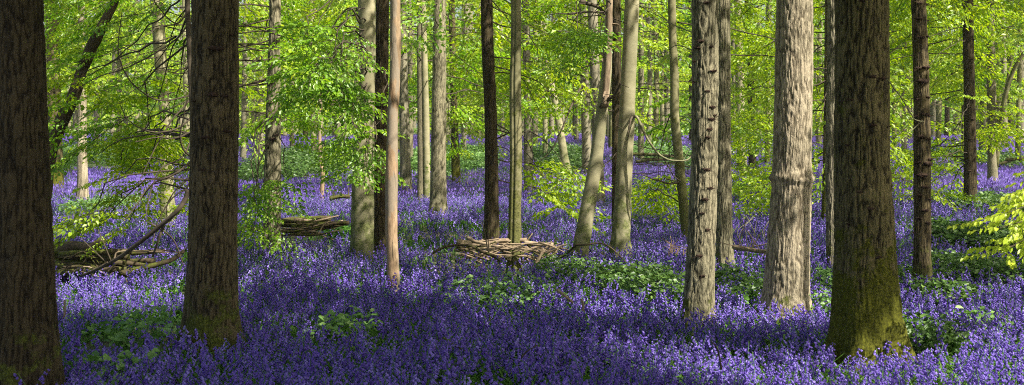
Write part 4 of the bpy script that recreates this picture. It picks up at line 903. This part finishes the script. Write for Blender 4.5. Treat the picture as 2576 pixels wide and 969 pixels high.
# ------------------------------------------------------------------ bluebells: one carpet
def bell(mb, p, d, L, r0, r1, seg, rnd, g):
    d = d / np.linalg.norm(d); a = np.cross(d, [.3, .9, .2]); a /= np.linalg.norm(a); b = np.cross(d, a)
    th = np.linspace(0, 2 * np.pi, seg, endpoint=False) + g.uniform(0, 1)
    ring = lambda c, r: c + (np.cos(th)[:, None] * a + np.sin(th)[:, None] * b) * r
    V = np.concatenate([ring(p, r0), ring(p + d * L, r1)]); j = np.arange(seg); k = (j + 1) % seg
    mb.add(V, np.stack([j, k, seg + k, seg + j], 1), 0, rnd)
def plant_template(seed, lod):
    g = np.random.default_rng(seed); mb = MB(); H = g.uniform(.27, .37); lean = g.uniform(.02, .07); ph = g.uniform(0, 6.28); dx = np.array([math.cos(ph), math.sin(ph), 0])
    ax = lambda u: dx * lean * u ** 2.5 * 1.6 + np.array([0, 0, H * (u - .10 * u ** 4)])
    us = np.linspace(0, 1, 5 if lod == 0 else 3); pts = np.array([ax(u) for u in us])
    mb.add(*stick(pts[:-1], pts[1:], .0024), mat=1, rnd=.4)
    nb = (11, 7)[lod]
    for k in range(nb):
        u = .58 + .42 * k / (nb - 1); c = ax(u); an = ph + g.normal(0, 1.2)
        out = np.array([math.cos(an), math.sin(an), 0]); p = c + out * g.uniform(.006, .018); d = out * g.uniform(.3, 1.0) + np.array([0, 0, -g.uniform(.2, 1.0)])
        s = 1.15 - .45 * (u - .58) / .42
        bell(mb, p, d, .019 * s * (1 if lod == 0 else 1.3), .004 * s, .0095 * s * (1 if lod == 0 else 1.35), 5 if lod == 0 else 3, g.uniform(-.18, .18), g)
    for k in range((8, 4)[lod]):
        an = g.uniform(0, 6.28); o = np.array([math.cos(an), math.sin(an), 0]); s = np.array([-o[1], o[0], 0]) * .006; l = g.uniform(.14, .26)
        p = [np.zeros(3), o * l * .35 + [0, 0, l * .62], o * l * .85 + [0, 0, l * (.75 if k % 2 else .5)]]
        V = np.array([p[0] - s, p[0] + s, p[1] + s, p[1] - s, p[2] + s * .3, p[2] - s * .3]); mb.add(V, [[0, 1, 2, 3], [3, 2, 4, 5]], 1, g.uniform(.3, 1))
    return [np.concatenate(q) for q in (mb.V, mb.Q, mb.M, mb.R)]
def clump_template(seed):
    g = np.random.default_rng(seed); mb = MB()
    for k in range(15):
        x, y_ = g.normal(0, .11, 2); z = g.uniform(.16, .36); a = g.uniform(0, 3.14); d = np.array([math.cos(a), math.sin(a), g.normal(0, .3)]) * g.uniform(.010, .020); u = np.array([g.normal(0, .012), g.normal(0, .012), g.uniform(.03, .06)])
        c = np.array([x, y_, z]); mb.add(np.array([c - d, c + d, c + d * .5 + u, c - d * .5 + u]), [[0, 1, 2, 3]], 0, g.uniform(-.2, .2))
    for k in range(5):
        x, y_ = g.normal(0, .11, 2); a = g.uniform(0, 3.14); d = np.array([math.cos(a), math.sin(a), 0]) * .012; c = np.array([x, y_, 0]); u = np.array([g.normal(0, .04), g.normal(0, .04), g.uniform(.14, .24)])
        mb.add(np.array([c - d, c + d, c + d * .4 + u, c - d * .4 + u]), [[0, 1, 2, 3]], 1, g.uniform(.2, 1))
    return [np.concatenate(q) for q in (mb.V, mb.Q, mb.M, mb.R)]
def scatter(mb, n_m2, Y0, Y1, temps, seed, z_sc=1.0):
    g = np.random.default_rng(seed); hw = .44
    n = int(n_m2 * hw * (Y1 ** 2 - Y0 ** 2)); Y = np.sqrt(g.uniform(Y0 ** 2, Y1 ** 2, n)); X = g.uniform(-1, 1, n) * hw * Y * 1.0
    dens = fbm(np.stack([X * .9, Y * .55, X * 0], 1), seed, 3); k = g.random(n) < np.clip((dens - .26) * 4.5, .12, 1)
    if Y1 > 40: k &= (g.random(n) < np.clip(1.25 - sstep(88, 100, Y), 0, 1))
    for cx, cy, a, b in PATCH:
        e = ((X - cx) / a) ** 2 + ((Y - cy) / b) ** 2; k &= ~((e < 1.0) & (g.random(n) < (.3 if cy < 20 else (.6 if cy < 30 else .93))))
    for t in T:
        r = t['R'][1] * 1.02; k &= ((X - t['base'][0]) ** 2 + (Y - t['base'][1]) ** 2) > r * r
    # under the heaps of logs
    for cx, cy, a, b in [(P3(230, 0, 15.8)[0], 15.9, .9, .5), (P3(790, 0, 20.6)[0], 20.7, .55, .4), (P3(1260, 0, 17.6)[0], 17.6, .75, .4)]:
        k &= ((X - cx) / a) ** 2 + ((Y - cy) / b) ** 2 > 1
    X, Y = X[k], Y[k]; n = len(X); w = g.integers(0, len(temps), n); yaw = g.uniform(0, 6.28, n); sc = np.clip(g.normal(.95, .14, n), .6, 1.35) * z_sc
    sc *= .82 + .36 * noise(np.stack([X * .5, Y * .4, X * 0 + 3], 1), 5)
    tone = np.clip(g.normal(.45, .20, n) + (noise(np.stack([X * .8, Y * .5, X * 0], 1), 9) - .5) * .3, 0, 1); lx, ly = g.normal(0, .10, n), g.normal(0, .10, n)
    Z = ground(X, Y)
    for q in range(len(temps)):
        I = np.where(w == q)[0]
        if not len(I): continue
        V, Q, Mi, Rn = temps[q]; c, s = np.cos(yaw[I])[:, None], np.sin(yaw[I])[:, None]; z = V[:, 2][None] * sc[I][:, None]
        x = (V[:, 0] * c - V[:, 1] * s) * sc[I][:, None] + X[I][:, None] + lx[I][:, None] * z; y_ = (V[:, 0] * s + V[:, 1] * c) * sc[I][:, None] + Y[I][:, None] + ly[I][:, None] * z
        W = np.stack([x, y_, z + Z[I][:, None]], -1)
        QQ = (Q[None] + (np.arange(len(I)) * len(V))[:, None, None]).reshape(-1, 4)
        mb.add(W.reshape(-1, 3), QQ, np.tile(Mi, len(I)), np.clip(Rn[None] + tone[I][:, None], 0, 1).ravel())
    return n
car = MB()
t0 = [plant_template(500 + k, 0) for k in range(14)]; t1 = [plant_template(600 + k, 1) for k in range(14)]; t2 = [clump_template(700 + k) for k in range(14)]
print("plants", scatter(car, 150, 5.0, 15, t0, 1), scatter(car, 85, 15, 33, t1, 2), scatter(car, 14, 33, 104, t2, 3))
tag(car.build("bluebells", [M['petal'], M['stem']]), "carpet of violet bluebells covering the woodland floor", "bluebells", kind='stuff')

# ------------------------------------------------------------------ understorey at the back of the wood and the far wood
def bush(x, Y, h, w, n, mat, label, seed):
    g = np.random.default_rng(seed); X0 = (x - CX) / F * Y; z0 = float(ground(X0, Y)); e = empty('young_beech', (X0, Y, z0)); tag(e, label, 'shrub', 'sunlit young beeches at the back of the wood')
    mb = MB(); st = MB(); ph = g.uniform(0, 6.28, n); u = g.random(n)
    z = .6 + (h - .6) * u; r = w * (1 - .45 * u) * np.sqrt(g.random(n)); pos = np.stack([X0 + np.cos(ph) * r * .6, Y + np.sin(ph) * r * .6, z0 + z], 1)
    place_sprays(mb, pos, ph + g.normal(0, .4, n), g.uniform(-.1, .4, n), g.uniform(.9, 1.5, n), 2, g)
    V, Q = tube([[X0, Y, z0 - .2], [X0 + .1, Y, z0 + h * .5], [X0, Y, z0 + h]], [.05, .04, .015], 7); st.add(V, Q, 0, .5, True); st.build('trunk', M['bark_far'], e, origin=(X0, Y, z0))
    k = pos[::4]; a = k.copy(); a[:, 0] = X0; a[:, 1] = Y; a[:, 2] -= .3; mb.add(*stick(a, k, .012), mat=1, rnd=.5)
    mb.build('crown', [M[mat], M['twig']], e, origin=(X0, Y, z0))
g = np.random.default_rng(66)
xs = np.concatenate([np.arange(100, 2640, 88) + g.uniform(-25, 25, 29)])
for k, x in enumerate(xs):
    Y = g.uniform(84, 103); h = g.uniform(4.5, 9.0); 
    if 2340 < x < 2480: h *= .5
    bush(x, Y, h, g.uniform(1.8, 3.0), int(27 * h / 5), 'leaf_bright' if g.random() < .75 else 'leaf_mid', "leafy young beech filling the gaps between trunks at the back of the wood", 1000 + k)
def far_wood():
    g = np.random.default_rng(9); n = 8000; X = g.uniform(-75, 75, n); Y = g.uniform(125, 150, n)
    top = 6.5 + 5.5 * noise(np.stack([X * .12, Y * .1, X * 0], 1), 3); z = 1 + top * g.random(n) ** .8
    mb = MB(); ph = g.uniform(0, 6.28, n); place_sprays(mb, np.stack([X, Y, z], 1), ph, g.uniform(-.1, .4, n), g.uniform(1.6, 2.6, n), 2, g)
    tag(mb.build('far_wood', [M['leaf_bright'], M['twig']]), "far-off sunlit edge of the next wood beyond the meadow", 'wood', kind='stuff')
far_wood()
print("objects", len(bpy.data.objects), "quads", sum(len(m.polygons) for m in bpy.data.meshes))

def haze():
    b = MB(); x0, x1, y0, y1, z0, z1 = -800, 800, -320, 950, -1.5, 26
    V = [(x, y, z) for z in (z0, z1) for y in (y0, y1) for x in (x0, x1)]
    b.add(V, [[0, 2, 3, 1], [4, 5, 7, 6], [0, 1, 5, 4], [1, 3, 7, 5], [3, 2, 6, 7], [2, 0, 4, 6]])
    m = bpy.data.materials.new("haze"); m.use_nodes = True; m.node_tree.nodes.clear()
    v = m.node_tree.nodes.new("ShaderNodeVolumePrincipled"); v.inputs["Density"].default_value = 0.0005; v.inputs["Color"].default_value = (.93, .96, .9, 1); v.inputs["Anisotropy"].default_value = .3
    o = m.node_tree.nodes.new("ShaderNodeOutputMaterial"); m.node_tree.links.new(v.outputs[0], o.inputs["Volume"])
    tag(b.build("haze", m), kind='stuff')
haze()
